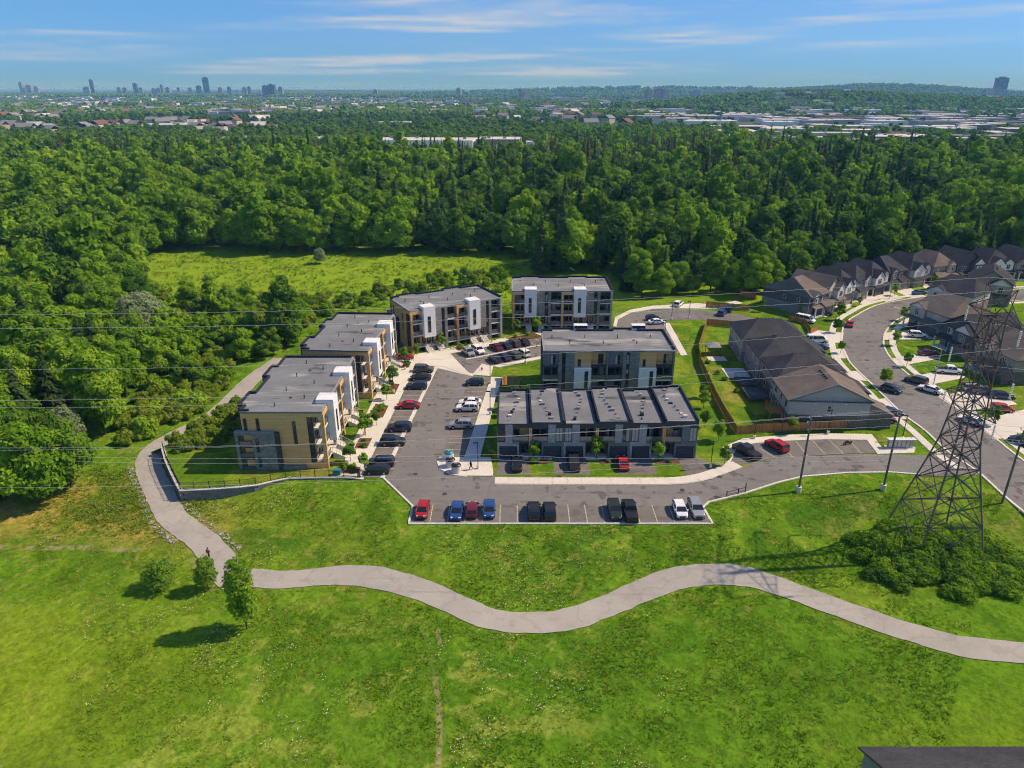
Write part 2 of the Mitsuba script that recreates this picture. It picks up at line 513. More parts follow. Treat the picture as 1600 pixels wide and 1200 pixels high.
# multi-use path: two branches
PATH_A = smooth_line([(89.09,59.9),(73.44,62.51),(60.69,65.43),(53.72,66.51),(50.06,68.3),(46.95,69.95),(42.96,72.64),(39.28,75.16),(36.04,77.45),(32.21,79.07),(28.84,79.5),(24.86,79.29),(20.27,78.05),(15.59,75.57),(11.54,73.3),(7.69,71.5),(4.01,70.66),(0,70.78),(-3.07,71.45),(-5.92,73.09),(-9.23,75.18),(-12.8,76.93),(-16.42,78.28),(-20.98,79.5),(-26.27,79.56),(-30.47,78.92),(-33.13,79.08),(-36.33,79.52)], 1.5)
PATH_B = smooth_line([(-36.99,78.16),(-39.91,81.35),(-42.32,84.38),(-45.51,87.78),(-49.52,91.02),(-53.19,94.5),(-56.6,99.11),(-60.49,104.77),(-64.67,111.08),(-66.3,116.04),(-65.52,120.65),(-63.03,125.84),(-60.53,132.52),(-59.88,143.69),(-59.3,152.55),(-56.88,164.31)], 1.5)
_pm = draped(PATH_A, 1.9, .05)
struct('path', _pm, 'mat_path', 'pale grey asphalt path winding across the meadow', smooth=True)
_pm = draped(PATH_B, 2.15, .07)
struct('path', _pm, 'mat_path', 'pale grey asphalt path climbing past the retaining wall to the back of the flats', smooth=True)

# lawn terrace behind the retaining wall
WALL = [(-62.94,113.86),(-60.43,109.56),(-57.74,105.51),(-53.44,99.28),(-50.73,99.48),(-47.46,99.88),(-44.59,100.28),(-41.88,100.89),(-39.64,102.11),(-37.3,103.16),(-32.03,103.37),(-27.76,103.37),(-24.9,102.95)]
TERRACE = WALL + [(-25, 103.7), (-25, 172), (-40, 176), (-48, 163), (-49, 140), (-53, 131)]
_m = MB().sheet(TERRACE, 0.0)
_edge = np.array([(-40, 178), (-48, 164), (-49.5, 140), (-53.5, 131), WALL[0]])
_out = offset(_edge, -4.5)
if np.hypot(*(_out[2] - [-49.5, 140])) and _out[2][0] > -49.5:
    _out = offset(_edge, 4.5)
_m = ribbon(_edge, _out, 0.0, -2.1, _m)
struct('lawn', _m, 'mat_lawn', 'raised lawn terrace held by the retaining wall', smooth=False)
struct('lawn', MB().sheet([(-3.6, 104), (38, 104), (46, 107.5), (46, 121), (41.5, 121), (41.5, 160), (50, 188), (34, 190), (34, 135), (-3.4, 135)], .012), 'mat_lawn', 'dry patchy lawn round the row of townhouses')
struct('lawn', MB().sheet([(43, 121.6), (72, 126), (54, 126), (54, 170), (51.5, 187), (46.3, 160)], .014), 'mat_lawn', 'back gardens between the board fence and the houses')

ROAD = Polygon([(-25.3, 103.3), (-21.5, 103.3), (-15.4, 94.5), (-15.4, 89.8), (29.9, 89.8), (29.6, 94.2)] + [(30.8,95.64),(33.92,96.77),(37.22,98.3),(40.5,99.88),(43.83,101.7),(46.21,102.74),(48.55,103.58),(52.74,104.43),(56.59,104.86),(63.82,105.08),(69.1,104.22),(72.71,103.58),(78.98,104.22),(78.24,107.5),(78.06,111.43),(77.88,114.35),(75.08,110.96),(70.22,111.2),(64.56,111.43),(59.45,111.43),(52.82,110.72),(48.93,110.25),(45.32,109.56),(41.46,107.95),(37.57,105.95),(34.39,104.22),(32,103.26)]
               + [(-7.5, 103.6), (-10.4, 104.3), (-12.2, 106.2), (-12.9, 108.5), (-12.6, 110.3), (-8.6, 110.3), (-4.9, 147.9), (-9.3, 148.2), (-16.1, 154.2), (-22.2, 154.7), (-22.9, 141.8), (-24.8, 110)])
struct('road', MB().sheet(ROAD, .03), 'mat_asphalt', 'grey asphalt car park and lane between the flats')
# north branch beside block C, 29.3 degrees
c29, s29 = math.cos(math.radians(29.3)), math.sin(math.radians(29.3))


def cloc(u, v):
    """Local frame of block C: u along its front from its left corner, v towards the camera."""
    return (-24.5 + u * c29 + v * s29, 163.4 + u * s29 - v * c29)


ROAD_N = Polygon([cloc(8.2, 5.2), cloc(35, 5.2), cloc(52, 5.2), cloc(52, 17.0), cloc(33, 17.2), cloc(12.8, 17.2), cloc(11.2, 14.4), cloc(9.6, 10.4)])
struct('road', MB().sheet(ROAD_N, .034), 'mat_asphalt', 'grey asphalt lane in front of the slanted block of flats')
struct('road', MB().sheet(Polygon([(-22.2, 154.9), (-16.1, 153.9), (-9.3, 147.9), cloc(13, 17), cloc(9, 5)]).convex_hull, .022), 'mat_asphalt', 'asphalt where the two car parks join')
ROAD_L = [(28.09,183.49),(29.73,190.39),(34.07,196.49),(41.22,200.32),(48.86,200.97),(59.44,198.39),(67.73,192.18),(74.2,187.46),(73.88,184.05),(65.37,187.46),(56.35,192.18),(51.94,190.39),(46.93,190.39),(42.39,189.21),(41.96,183.49),(41.45,165.23),(37.6,163.39),(38.6,181.29)]
struct('road', MB().sheet(ROAD_L, .03), 'mat_asphalt', 'asphalt turning loop right of the far block of flats')
WEST = [(78.58,87.48),(78.57,93.09),(78.55,97.34),(79.01,104.43),(78.64,108.18),(78.06,111.43),(78.13,115.86),(78.48,120.86),(78.02,128.29),(78.61,137.71),(79.18,145.33),(79.85,155.14),(81.62,163.39),(83.82,169.97),(86.11,175.47),(90.22,184.05),(93.7,189.21),(97.89,194.01),(108.49,204.29),(119.85,210.5),(134.45,216.32),(148.79,220.1),(165.13,223.22),(188.16,226.41)]
EAST = [(88.15,85.41),(89.33,94.35),(88.91,108.64),(89.44,118.97),(89.98,127.4),(90.08,131.99),(90.11,137.71),(89.43,142.77),(89.78,152.28),(90.96,160.71),(93.34,168.52),(95.87,173.94),(99.62,180.48),(107.47,190.39),(116.88,197.75),(126.24,202.95),(141.26,207.7),(156.67,210.5),(177.86,212.65)]
WEST, EAST = smooth_line(WEST, 1.5), smooth_line(EAST, 1.5)
STREET = Polygon(list(WEST) + list(EAST[::-1])).buffer(0)
struct('street', MB().sheet(STREET, .02), 'mat_asphalt', 'curving residential street of grey asphalt')

# darker stalls, painted lines
struct('parking_bay', MB().sheet([(-14.8, 89.95), (29.6, 89.95), (29.3, 94.6), (-14.8, 95)], .036), 'mat_stall', 'darker asphalt of the long parking row beside the meadow')
struct('parking_bay', MB().sheet([(-25, 104), (-20.2, 104), (-18.2, 153.8), (-22.2, 153.8)], .036), 'mat_stall', 'darker asphalt of the parking row by the leftmost flats')
struct('parking_bay', MB().sheet([(-12.4, 111), (-8.7, 111), (-5.2, 146.5), (-9.6, 146.5)], .036), 'mat_stall', 'darker asphalt of the parking row at the middle of the lot')
struct('parking_bay', MB().sheet([cloc(8.4, 5.4), cloc(35, 5.4), cloc(35, 9.9), cloc(10.3, 9.9)], .04), 'mat_stall', 'darker asphalt of the parking row under the slanted flats')
VIS = [(37.53,107.73),(39.51,111.91),(40.87,114.6),(44.51,115.86),(51.33,116.88),(58.03,117.4),(65.61,117.14),(65.24,111.91),(59.56,111.67),(52.92,110.96),(49.01,110.49),(45.4,109.79),(41.53,108.18)]
struct('parking_bay', MB().sheet(VIS, .036), 'mat_stall', 'darker asphalt of the visitor stalls beside the mailboxes')


def stripe(a, b, w, z, parent, mat='mat_paint_line', name='painted_line'):
    a, b = np.array(a, float), np.array(b, float)
    d = (b - a) / np.linalg.norm(b - a)
    n = np.array([-d[1], d[0]]) * w / 2
    put(name, MB().poly([[*(a + n), z], [*(a - n), z], [*(b - n), z], [*(b + n), z]]), mat, parent)


for k in range(16):
    x = -12.3 + k * 2.62
    stripe((x, 90.1), (x, 94.9), .12, .044, 'parking_bay')
for k in range(19):
    y = 106.2 + k * 2.62
    stripe((-24.6 + (y - 104) * .05, y), (-20.1 + (y - 104) * .04, y), .12, .044, 'parking_bay_001')
for k in range(13):
    y = 113.3 + k * 2.62
    stripe((-12.2 + (y - 111) * .085, y), (-8.5 + (y - 111) * .09, y), .12, .044, 'parking_bay_002')
for k in range(9):
    stripe(cloc(11 + k * 2.6, 5.5), cloc(11.2 + k * 2.6, 9.8), .12, .048, 'parking_bay_003')
for a, b in zip([(44.61,113.61),(48.91,116.37),(52.15,116.88),(55.32,117.14),(58.5,117.4),(62.17,117.4)], [(46.55,109.56),(49.41,110.02),(52.15,110.72),(55.5,111.2),(58.83,111.55),(62.06,111.67)]):
    stripe(a, b, .12, .044, 'parking_bay_004')

# flush concrete bands and kerbs: pieces of what they edge
for a, b, w in (((-21.6, 103.2), (-17.6, 153.9), .75), (cloc(9.7, 10.3), cloc(40, 10.3), .55), ((-17.9, 154.6), (-8.6, 148.9), 1.5)):
    stripe(a, b, w, .05, 'road', 'mat_concrete', 'concrete_band')


def kerb(line, parent, w=.32, h=.13, seg=3.0):
    line = np.asarray(line, float)
    s = np.r_[0, np.cumsum(np.linalg.norm(np.diff(line, axis=0), axis=1))]
    t = np.arange(0, s[-1], seg)
    for t0 in t:
        t1 = min(t0 + seg - .03, s[-1])
        if t1 - t0 < .3:
            continue
        q = np.unique(np.r_[t0, s[(s > t0 + .05) & (s < t1 - .05)], t1])
        c = np.c_[np.interp(q, s, line[:, 0]), np.interp(q, s, line[:, 1])]
        a, b = offset(c, w / 2), offset(c, -w / 2)
        m = ribbon(a, b, h)
        ribbon(a, a, h, -.1, m)
        ribbon(b, b, h, -.1, m)
        put('kerb_stone', m, 'mat_concrete', parent)


kerb([(-21.5, 103.3), (-15.4, 94.5), (-15.4, 89.7), (29.9, 89.7), (29.6, 94.2)] + [(30.8,95.64),(37.22,98.3),(43.83,101.7),(48.55,103.58),(56.59,104.86),(63.82,105.08),(69.1,104.22)], 'road')
kerb([(-12.6, 110.3), (-12.9, 108.5), (-12.2, 106.2), (-10.4, 104.3), (-7.5, 103.6)], 'road', seg=1.5)
kerb(offset(WEST, .2), 'street', .4)
kerb(offset(EAST, -.2), 'street', .4)


def slabs(poly_or_line, half, parent, seg=1.9, z=.13, mat='mat_concrete'):
    """A pavement of separate slabs along a line, joints left open."""
    line = smooth_line(poly_or_line, 1.0)
    s = np.r_[0, np.cumsum(np.linalg.norm(np.diff(line, axis=0), axis=1))]
    base = draped2(line, half)
    for t0 in np.arange(0, s[-1] - .4, seg):
        t1 = min(t0 + seg - .035, s[-1])
        q = np.unique(np.r_[t0, s[(s > t0 + .05) & (s < t1 - .05)], t1])
        c = np.c_[np.interp(q, s, line[:, 0]), np.interp(q, s, line[:, 1])]
        a, b = offset(c, half), offset(c, -half)
        m = ribbon(a, b, z)
        for l in (a, b):
            ribbon(l, l, z, -.1, m)
        put('paving_slab', m, mat, parent)


def draped2(line, half):
    return None


def pavement(label, poly, joints=None, z=.1):
    return struct('pavement', MB().prism(poly, -.1, z), 'mat_concrete', label)


pavement('kerbside concrete where the lane turns past the waste bins', [(-12.6, 110.2), (-12.8, 108.5), (-12.1, 106.3), (-10.3, 104.5), (-7.5, 103.8), (-3.2, 103.75), (-3.2, 105.5), (-3.7, 110.2)], z=.125)
FRONT = [(-2.86,102.22),(5.29,102.11),(15.86,102.11),(25.37,102.11),(29.53,102.74),(32.72,104),(35.94,105.95),(38.85,107.73)]
struct('pavement', ribbon(offset(smooth_line(FRONT, 2), 1.15), offset(smooth_line(FRONT, 2), -1.15), .06), 'mat_concrete', 'straight pavement across the garage drives of the townhouses')
slabs(FRONT, 1.05, 'pavement_001', 2.4)
pavement('broad concrete forecourt along the leftmost flats', [(-25.1, 103.6), (-22.4, 154.8), (-16.3, 154.5), (-9.2, 148.4), (-9.9, 150.4), cloc(8, 4.9), cloc(36, 4.9), cloc(36, 1.2), cloc(3, 1.2), (-25.6, 161), (-27.3, 159), (-28.9, 136), (-29.2, 110), (-28.6, 104)], z=.11)
pavement('triangular concrete island where the two car parks meet', [(-9.0, 149.2), (-4.8, 148.2), cloc(13.2, 17.6), cloc(12.6, 17.0), cloc(11.6, 15.0)], z=.125)
pavement('walk beside the middle parking row', [(-8.4, 110.3), (-5.6, 110.3), (-3.5, 135), (-2.2, 147.6), (-4.7, 147.8), (-6.2, 133)], z=.115)
pavement('concrete edge of the lane near the middle block', [cloc(12.9, 17.4), cloc(34, 17.4), cloc(34, 18.9), cloc(14, 18.9)], z=.12)
pavement('concrete surround of the visitor stalls', Polygon([(37.46,113.61),(42.63,117.4),(51.48,118.97),(60.09,119.51),(67.41,119.24),(66.75,113.86),(72.75,113.86),(71.5,111.91),(64.79,111.43),(65.37,116.88),(57.92,117.14),(51.23,116.63),(44.43,115.61),(40.79,114.35),(39.44,111.67),(37.47,107.5),(35.96,106.83),(38.94,110.72)]).buffer(0), z=.12)
pavement('narrow walk right of the turning loop', [(41.7,187.46),(43.46,187.46),(42.62,162.04),(40.96,161.59)], z=.1)
pavement('pale kerbside walk of the turning loop', [(27.54,184.61),(29.16,192.79),(34.43,200),(41.95,204.29),(49.87,205.64),(55.95,207.01),(61.19,204.96),(68.34,209.8),(69.46,207.01),(61.07,200.97),(49.38,201.63),(41.34,200.97),(34.17,197.12),(29.81,190.98),(28.34,184.05)], z=.1)
for off, side, lab in ((2.6, WEST, 'outer pavement of the curving street'), (2.3, EAST, 'inner pavement of the curving street')):
    d = -off if side is EAST else off
    l = offset(side, d if side is EAST else d)
    l = l[10:-6:3]
    k = struct('pavement', ribbon(offset(smooth_line(l, 2), .8), offset(smooth_line(l, 2), -.8), .05), 'mat_concrete', lab)
    slabs(l, .72, k, 2.6, .1)

# ---------------------------------------------------------------- blocks of flats
ROOF_Z, FL = 10.6, (1.3, 4.25, 7.3)


class Block:
    """Local frame: x along the front from its left corner, y into the building, z up."""

    def __init__(s, label, x, y, yaw, W, D, group=None):
        s.k, s.T, s.W, s.D = thing('apartment_block', label, 'building', group), place(x, y, 0, yaw), W, D

    def part(s, name, m, mat, parent=None, smooth=False):
        return put(name, m, mat, parent or s.k, s.T, smooth)

    def window(s, x0, x1, z0, z1, y, panes=1, rows=1, dark=True, axis=0, out=-1, glass=None):
        """On a wall plane: axis 0 faces -y (at y), axis 1 faces -x (plane x = y)."""
        def bx(m, a0, a1, d0, d1, c0, c1):
            d0, d1 = sorted((y + out * d0, y + out * d1))
            return m.box(a0, a1, d0, d1, c0, c1) if axis == 0 else m.box(d0, d1, a0, a1, c0, c1)
        f, t = MB(), .07
        bx(f, x0, x0 + t, .003, .07, z0, z1)
        bx(f, x1 - t, x1, .003, .07, z0, z1)
        bx(f, x0 + t, x1 - t, .003, .07, z0, z0 + t)
        bx(f, x0 + t, x1 - t, .003, .07, z1 - t, z1)
        for i in range(1, panes):
            a = x0 + (x1 - x0) * i / panes
            bx(f, a - .03, a + .03, .003, .06, z0 + t, z1 - t)
        for i in range(1, rows):
            a = z0 + (z1 - z0) * i / rows
            bx(f, x0 + t, x1 - t, .003, .065, a - .035, a + .035)
        w = s.part('window', f, 'mat_dark_clad' if dark else 'mat_white_trim')
        for i in range(panes):
            for j in range(rows):
                g = MB()
                a0, a1 = x0 + (x1 - x0) * i / panes, x0 + (x1 - x0) * (i + 1) / panes
                c0, c1 = z0 + (z1 - z0) * j / rows, z0 + (z1 - z0) * (j + 1) / rows
                bx(g, a0 + .04, a1 - .04, .004, .035, c0 + .04, c1 - .04)
                s.part('pane', g, glass or random.choice(['mat_glass'] * 4 + ['mat_blind']), w)

    def rail(s, pts, z, parent, h=1.05, mat='mat_black_metal', infill=True):
        m = MB()
        for (a, b) in zip(pts[:-1], pts[1:]):
            a, b = np.array(a, float), np.array(b, float)
            n = max(1, int(np.linalg.norm(b - a) / 1.1))
            for i in range(n + 1):
                p = a + (b - a) * i / n
                m.tube((*p, z), (*p, z + h), .03, 4)
            m.tube((*a, z + h), (*b, z + h), .035, 4)
            m.tube((*a, z + .12), (*b, z + .12), .025, 4)
        k = s.part('railing', m, mat, parent)
        if infill:
            for (a, b) in zip(pts[:-1], pts[1:]):
                a, b = np.array(a, float), np.array(b, float)
                d = (b - a) / np.linalg.norm(b - a)
                q = np.array([-d[1], d[0]]) * .012
                a, b = a + d * .06, b - d * .06
                g = MB().prism([a + q, a - q, b - q, b + q], z + .18, z + h - .06)
                if parent == s.k:
                    s.part('rail_panel', g, 'mat_rail_glass', k)
                else:
                    s.part('rail_panel', g, 'mat_rail_glass', parent)

    def core(s, mat='mat_dark_clad', jogs=True, rec=1.9):
        W, D = s.W, s.D
        pl = [(0, rec), (W, rec), (W, D)]
        if jogs:
            for a, b in ((.80, .58), (.30, .08)):
                pl += [(a * W, D), (a * W, D + 1.1), (b * W, D + 1.1), (b * W, D)]
        pl += [(0, D)]
        s.part('wall', MB().prism(pl, -2.4, ROOF_Z - .3), mat)
        rp = Polygon([(-.05, -.02), (W + .05, -.02), (W + .05, D + .05)] + pl[3:-1] + [(-.05, D + .05)])
        s.rp = rp
        r = s.part('roof', MB().prism(rp, ROOF_Z - .3, ROOF_Z), 'mat_membrane')
        back = rp.exterior
        par = rp.difference(rp.buffer(-.3, join_style=2))
        front = shapely.box(-1, -1, W + 1, .45).union(shapely.box(-1, -1, .5, D - 1.5))
        s.part('parapet', MB().prism(par.difference(front), ROOF_Z - .05, ROOF_Z + .42), 'mat_navy_trim', r)
        s.part('fascia', MB().prism(par.intersection(front), ROOF_Z - .28, ROOF_Z + .06), 'mat_grey_metal', r)
        for k in range(7):
            x, y = W * (.08 + .13 * k), D * (.32 if k % 2 else .62)
            s.part('vent_pipe', MB().tube((x, y, ROOF_Z - .02), (x, y, ROOF_Z + .75), .09, 6), 'mat_black_metal', r)
        for k in range(2):
            x, y = W * (.22 + .5 * k), D * .5
            s.part('roof_drain', MB().tube((x, y, ROOF_Z - .02), (x, y, ROOF_Z + .12), .28, 8), 'mat_dark_clad', r)

    def recess(s, x0, x1, back_y=1.9, wall='mat_grey_siding', levels=FL, tops=None, low=True, liner=None):
        """A bay of recessed balconies between two piers."""
        wd = x1 - x0
        for i, z in enumerate(levels):
            top = (levels[i + 1] - .3) if i + 1 < len(levels) else ROOF_Z - .32
            s.part('wall_panel', MB().box(x0 + .01, x1 - .01, back_y - .06, back_y + .02, z, top), wall if i < 2 or liner is None else liner)
            b = s.part('balcony', MB().box(x0 + .01, x1 - .01, .05, back_y - .07, z - .28, z), 'mat_white_trim' if i else 'mat_concrete')
            s.rail([(x0 + .04, .12), (x1 - .04, .12)], z, b)
            s.window(x0 + .25, x0 + wd * .55, z + .05, z + 2.2, back_y - .06, 1, 1)
            s.window(x0 + wd * .62, x1 - .2, z + .05, z + 2.2, back_y - .06, 1, 1)
        if low:
            s.window(x0 + .3, x1 - .3, -.6, .8, back_y, 2, 1)

    def stair(s, x0, x1, z=1.3, y=-.1, n=7):
        m, d = MB(), .34
        for i in range(n):
            m.box(x0, x1, y - d * (i + 1), y - d * i, -.2, z - z * (i + 1) / (n + 1))
        k = s.part('stair', m, 'mat_concrete')
        for x in (x0 + .06, x1 - .06):
            r = MB()
            e = y - d * n
            for i in range(5):
                t = i / 4
                p = (x, y + (e - y) * t, z * (1 - t))
                r.tube(p, (p[0], p[1], p[2] + .95), .028, 4)
            r.tube((x, y, z + .95), (x, e, .95), .035, 4)
            r.tube((x, y, z + .5), (x, e, .5), .022, 4)
            s.part('handrail', r, 'mat_galv', k)


def front_module(b, x, f, ends):
    R = ROOF_Z
    wd = dict(zip(('pier_o', 'bay_o', 'white', 'grey', 'strip', 'pier', 'bay_d'), np.array([.55, 2.6, 3.1, 2.1, .9, .7, 2.7]) * f))
    x1 = x + wd['pier_o']
    b.part('wood_pier', MB().box(x, x1, -.12, .5 if x == 0 else 1.88, -.3, R - .3), 'mat_wood')
    x2 = x1 + wd['bay_o']
    b.part('wood_beam', MB().box(x1, x2, -.12, .3, R - 1.0, R - .3), 'mat_wood')
    b.recess(x1, x2, wall='mat_wood', liner='mat_wood')
    x3 = x2 + wd['white']
    b.part('white_box', MB().box(x2, x3, -1.15, 1.85, 3.75, R + .75), 'mat_white')
    c = (x2 + x3) / 2 - .15 * f
    b.window(c - .38, c + .38, 5.0, 9.0, -1.15, 1, 4, glass='mat_glass')
    x4 = x3 + wd['grey']
    b.part('stone_panel', MB().box(x3, x4, -.25, 1.87, 3.72, R - .3), 'mat_stone')
    x5 = x4 + wd['strip']
    b.part('dark_strip', MB().box(x4, x5, .25, 1.86, 3.7, R - .3), 'mat_dark_clad')
    for z in (4.6, 7.6):
        b.window(x4 + .08, x5 - .08, z, z + 2.0, .25, 1, 2)
    x6 = x5 + wd['pier']
    b.part('stone_pier', MB().box(x5, x6, -.2, 1.88, -.3, R - .3), 'mat_stone')
    b.part('stone_pier', MB().box(x3 - .2, x3 + .22, -.1, .35, -.2, 3.74), 'mat_stone')
    x7 = x6 + wd['bay_d']
    b.recess(x6, x7, wall='mat_dark_siding')
    # raised entrance under the white box and the stone panel
    b.part('landing', MB().box(x2 + .01, x5 - .01, -.1, 1.86, 1.05, 1.3), 'mat_concrete')
    b.part('entrance_wall', MB().box(x2 + .01, x5 - .01, 1.80, 1.92, 1.3, 3.72), 'mat_wood')
    for i in range(4):
        a = x2 + .35 + i * (x5 - x2 - .6) / 4
        d = b.part('door', MB().box(a, a + .95, 1.70, 1.79, 1.32, 3.4), 'mat_dark_clad')
        b.part('pane', MB().box(a + .25, a + .7, 1.68, 1.697, 1.9, 3.2), random.choice(['mat_glass', 'mat_blind']), d)
    b.stair(x2 + .35, x2 + 2.0)
    b.stair(x3 + .4, x3 + 2.05)
    return x7


def end_wall(b, full=True):
    """Wood clad left end with slot windows and, on full ends, the stone clad lower volume."""
    D, R = b.D, ROOF_Z
    b.part('wood_end', MB().box(-.14, -.002, 2.7, D, -2.2, R - .3), 'mat_wood')
    b.part('wood_end_beam', MB().box(-.14, .55, -.121, 2.69, R - .95, R - .31), 'mat_wood')
    b.part('wood_end_base', MB().box(-.14, .54, .51, 2.69, -.4, 1.1), 'mat_wood')
    for z in FL:
        b.window(1.98, 2.66, z + .1, z + 2.4, .0, 1, 1, axis=1, glass='mat_glass')
    b.part('cap', MB().box(-.2, .1, -.15, D + .1, R + .065, R + .11), 'mat_grey_metal')
    for y0, z0, z1 in ((4.6, 4.6, 8.9), (10.6, 6.9, 9.4), (D - .9, 6.9, 9.4)):
        b.window(y0, y0 + .55, z0, z1, -.14, 1, 3 if z1 - z0 > 3 else 2, axis=1, glass='mat_glass')
    if full:
        st = b.part('stone_volume', MB().box(-.75, -.15, 8.2, D - 1.6, -2.2, 7.1).box(-.75, .3, D + .75, D + 1.25, -2.2, 7.1).box(-.75, .2, D - 1.6, D + .75, 6.5, 7.1).box(-.75, .2, D - 1.6, D + .75, -2.2, -.6), 'mat_stone')
        b.part('cap', MB().box(-.8, .1, 8.15, D + 1.3, 7.103, 7.2), 'mat_grey_metal', st)
        b.part('dark_reveal', MB().box(-.7, -.15, 7.5, 8.19, -.3, 7.0), 'mat_dark_clad')
        b.part('stone_base', MB().box(-.62, -.15, 3.6, 7.48, -2.2, .7), 'mat_stone')
        for z in (-.4, 2.2, 4.4):
            k = b.part('balcony', MB().box(-.72, .2, D - 1.58, D + .73, z - .22, z), 'mat_dark_clad')
            b.rail([(-.6, D - 1.5), (-.6, D + .7)], z, k, 1.0)
        for z0, z1 in ((.6, 2.5), (3.4, 5.9)):
            b.window(10.9, 11.45, z0, z1, -.75, 1, 3, axis=1, glass='mat_glass')


def apartment(label, x, y, yaw, W, D, full):
    b = Block(label, x, y, yaw, W, D)
    b.core()
    f = (W - .5) / 2 / 12.65
    e = front_module(b, 0, f, full)
    e = front_module(b, e, f, full)
    b.part('stone_pier', MB().box(e, W, -.2, 1.9, -.3, ROOF_Z - .3), 'mat_grey_siding')
    end_wall(b, full)
    return b


apartment('nearest left block of flats, wood clad end with grey stone above the retaining wall', -31.4, 106.6, 90, 25.6, 13.6, True)
apartment('left block of flats standing directly behind the nearest left block, its wood end half hidden', -29.3, 135.9, 86.6, 25.2, 13.6, False)
apartment('slanted block of flats with white boxes and orange wood bays at the upper car park', -24.4, 163.5, 29.4, 25.0, 13.4, True)
apartment('far block of flats standing square to the camera in front of the dark pines', 0.1, 182.0, 0, 26.5, 14.2, False)


def rear_block(label, x, y, W, D):
    """The block seen from behind: columns of dark bays, stone, white boxes and orange wood."""
    b = Block(label, x, y, 0, W, D)
    b.core(jogs=True)
    R = ROOF_Z
    cols = [('dark', 2.75), ('pier', .6), ('strip', .65), ('stone', 1.55), ('mix', 3.05), ('wood', 2.75), ('pier', .28), ('dark', 2.6), ('pier', .62), ('strip', .6), ('stone', 1.7), ('mix', 3.1), ('wood', 2.95), ('pier', .3)]
    f = W / sum(c[1] for c in cols)
    a = 0
    for kind, w in cols:
        e = a + w * f
        if kind in ('dark', 'wood'):
            mat = 'mat_slate_siding' if kind == 'dark' else 'mat_wood'
            yy = .3 if kind == 'dark' else .9
            b.part('upper_wall', MB().box(a, e, yy, 1.88, FL[2], R - .3), mat)
            c = (a + e) / 2
            b.window(c - .1, c + .95, FL[2] + .2, FL[2] + 2.3, yy, 2, 1)
            if kind == 'wood':
                k = b.part('balcony', MB().box(a, e, -.05, .89, FL[2] - .28, FL[2]), 'mat_dark_clad')
                b.rail([(a + .05, .02), (e - .05, .02)], FL[2], k, infill=False)
            else:
                b.part('balcony', MB().box(a, e, .02, 1.86, FL[2] - .3, FL[2] - .003), 'mat_dark_clad')
            b.recess(a, e, wall='mat_slate_siding', levels=FL[:2], low=True)
        elif kind == 'pier':
            b.part('stone_pier', MB().box(a, e, -.1, 1.88, -.3, R - .3), 'mat_stone')
        elif kind == 'strip':
            b.part('dark_strip', MB().box(a, e, .2, 1.87, -.2, R - .3), 'mat_dark_clad')
            for z in FL:
                b.window(a + .05, e - .05, z + .3, z + 2.3, .2, 1, 2)
        elif kind == 'stone':
            b.part('stone_panel', MB().box(a, e, -.15, 1.86, -.2, R - .3), 'mat_stone')
        else:
            b.part('wood_panel', MB().box(a, e, .1, 1.88, 7.0, R - .3), 'mat_wood')
            b.part('white_box', MB().box(a + .003, e - .003, -.75, 1.87, .4, 6.99), 'mat_white')
            b.window(a + .75, a + 1.35, 7.1, 8.7, .1, 1, 1)
            b.window(e - 1.35, e - .65, .9, 6.4, -.75, 1, 4, glass='mat_glass')
        a = e
    for x0 in (.27, .745):
        b.part('white_box', MB().box(W * x0, W * x0 + 3.0, D + .4, D + 2.0, 3.7, R + 1.05), 'mat_white')
        b.part('white_box_back', MB().box(W * x0 + .08, W * x0 + 2.92, D + .25, D + .397, R + .45, R + 1.0), 'mat_navy_trim')
    return b


rear_block('middle block of flats seen from its rear, rising behind the row of garages', 6.4, 136.0, 26.9, 12.9)

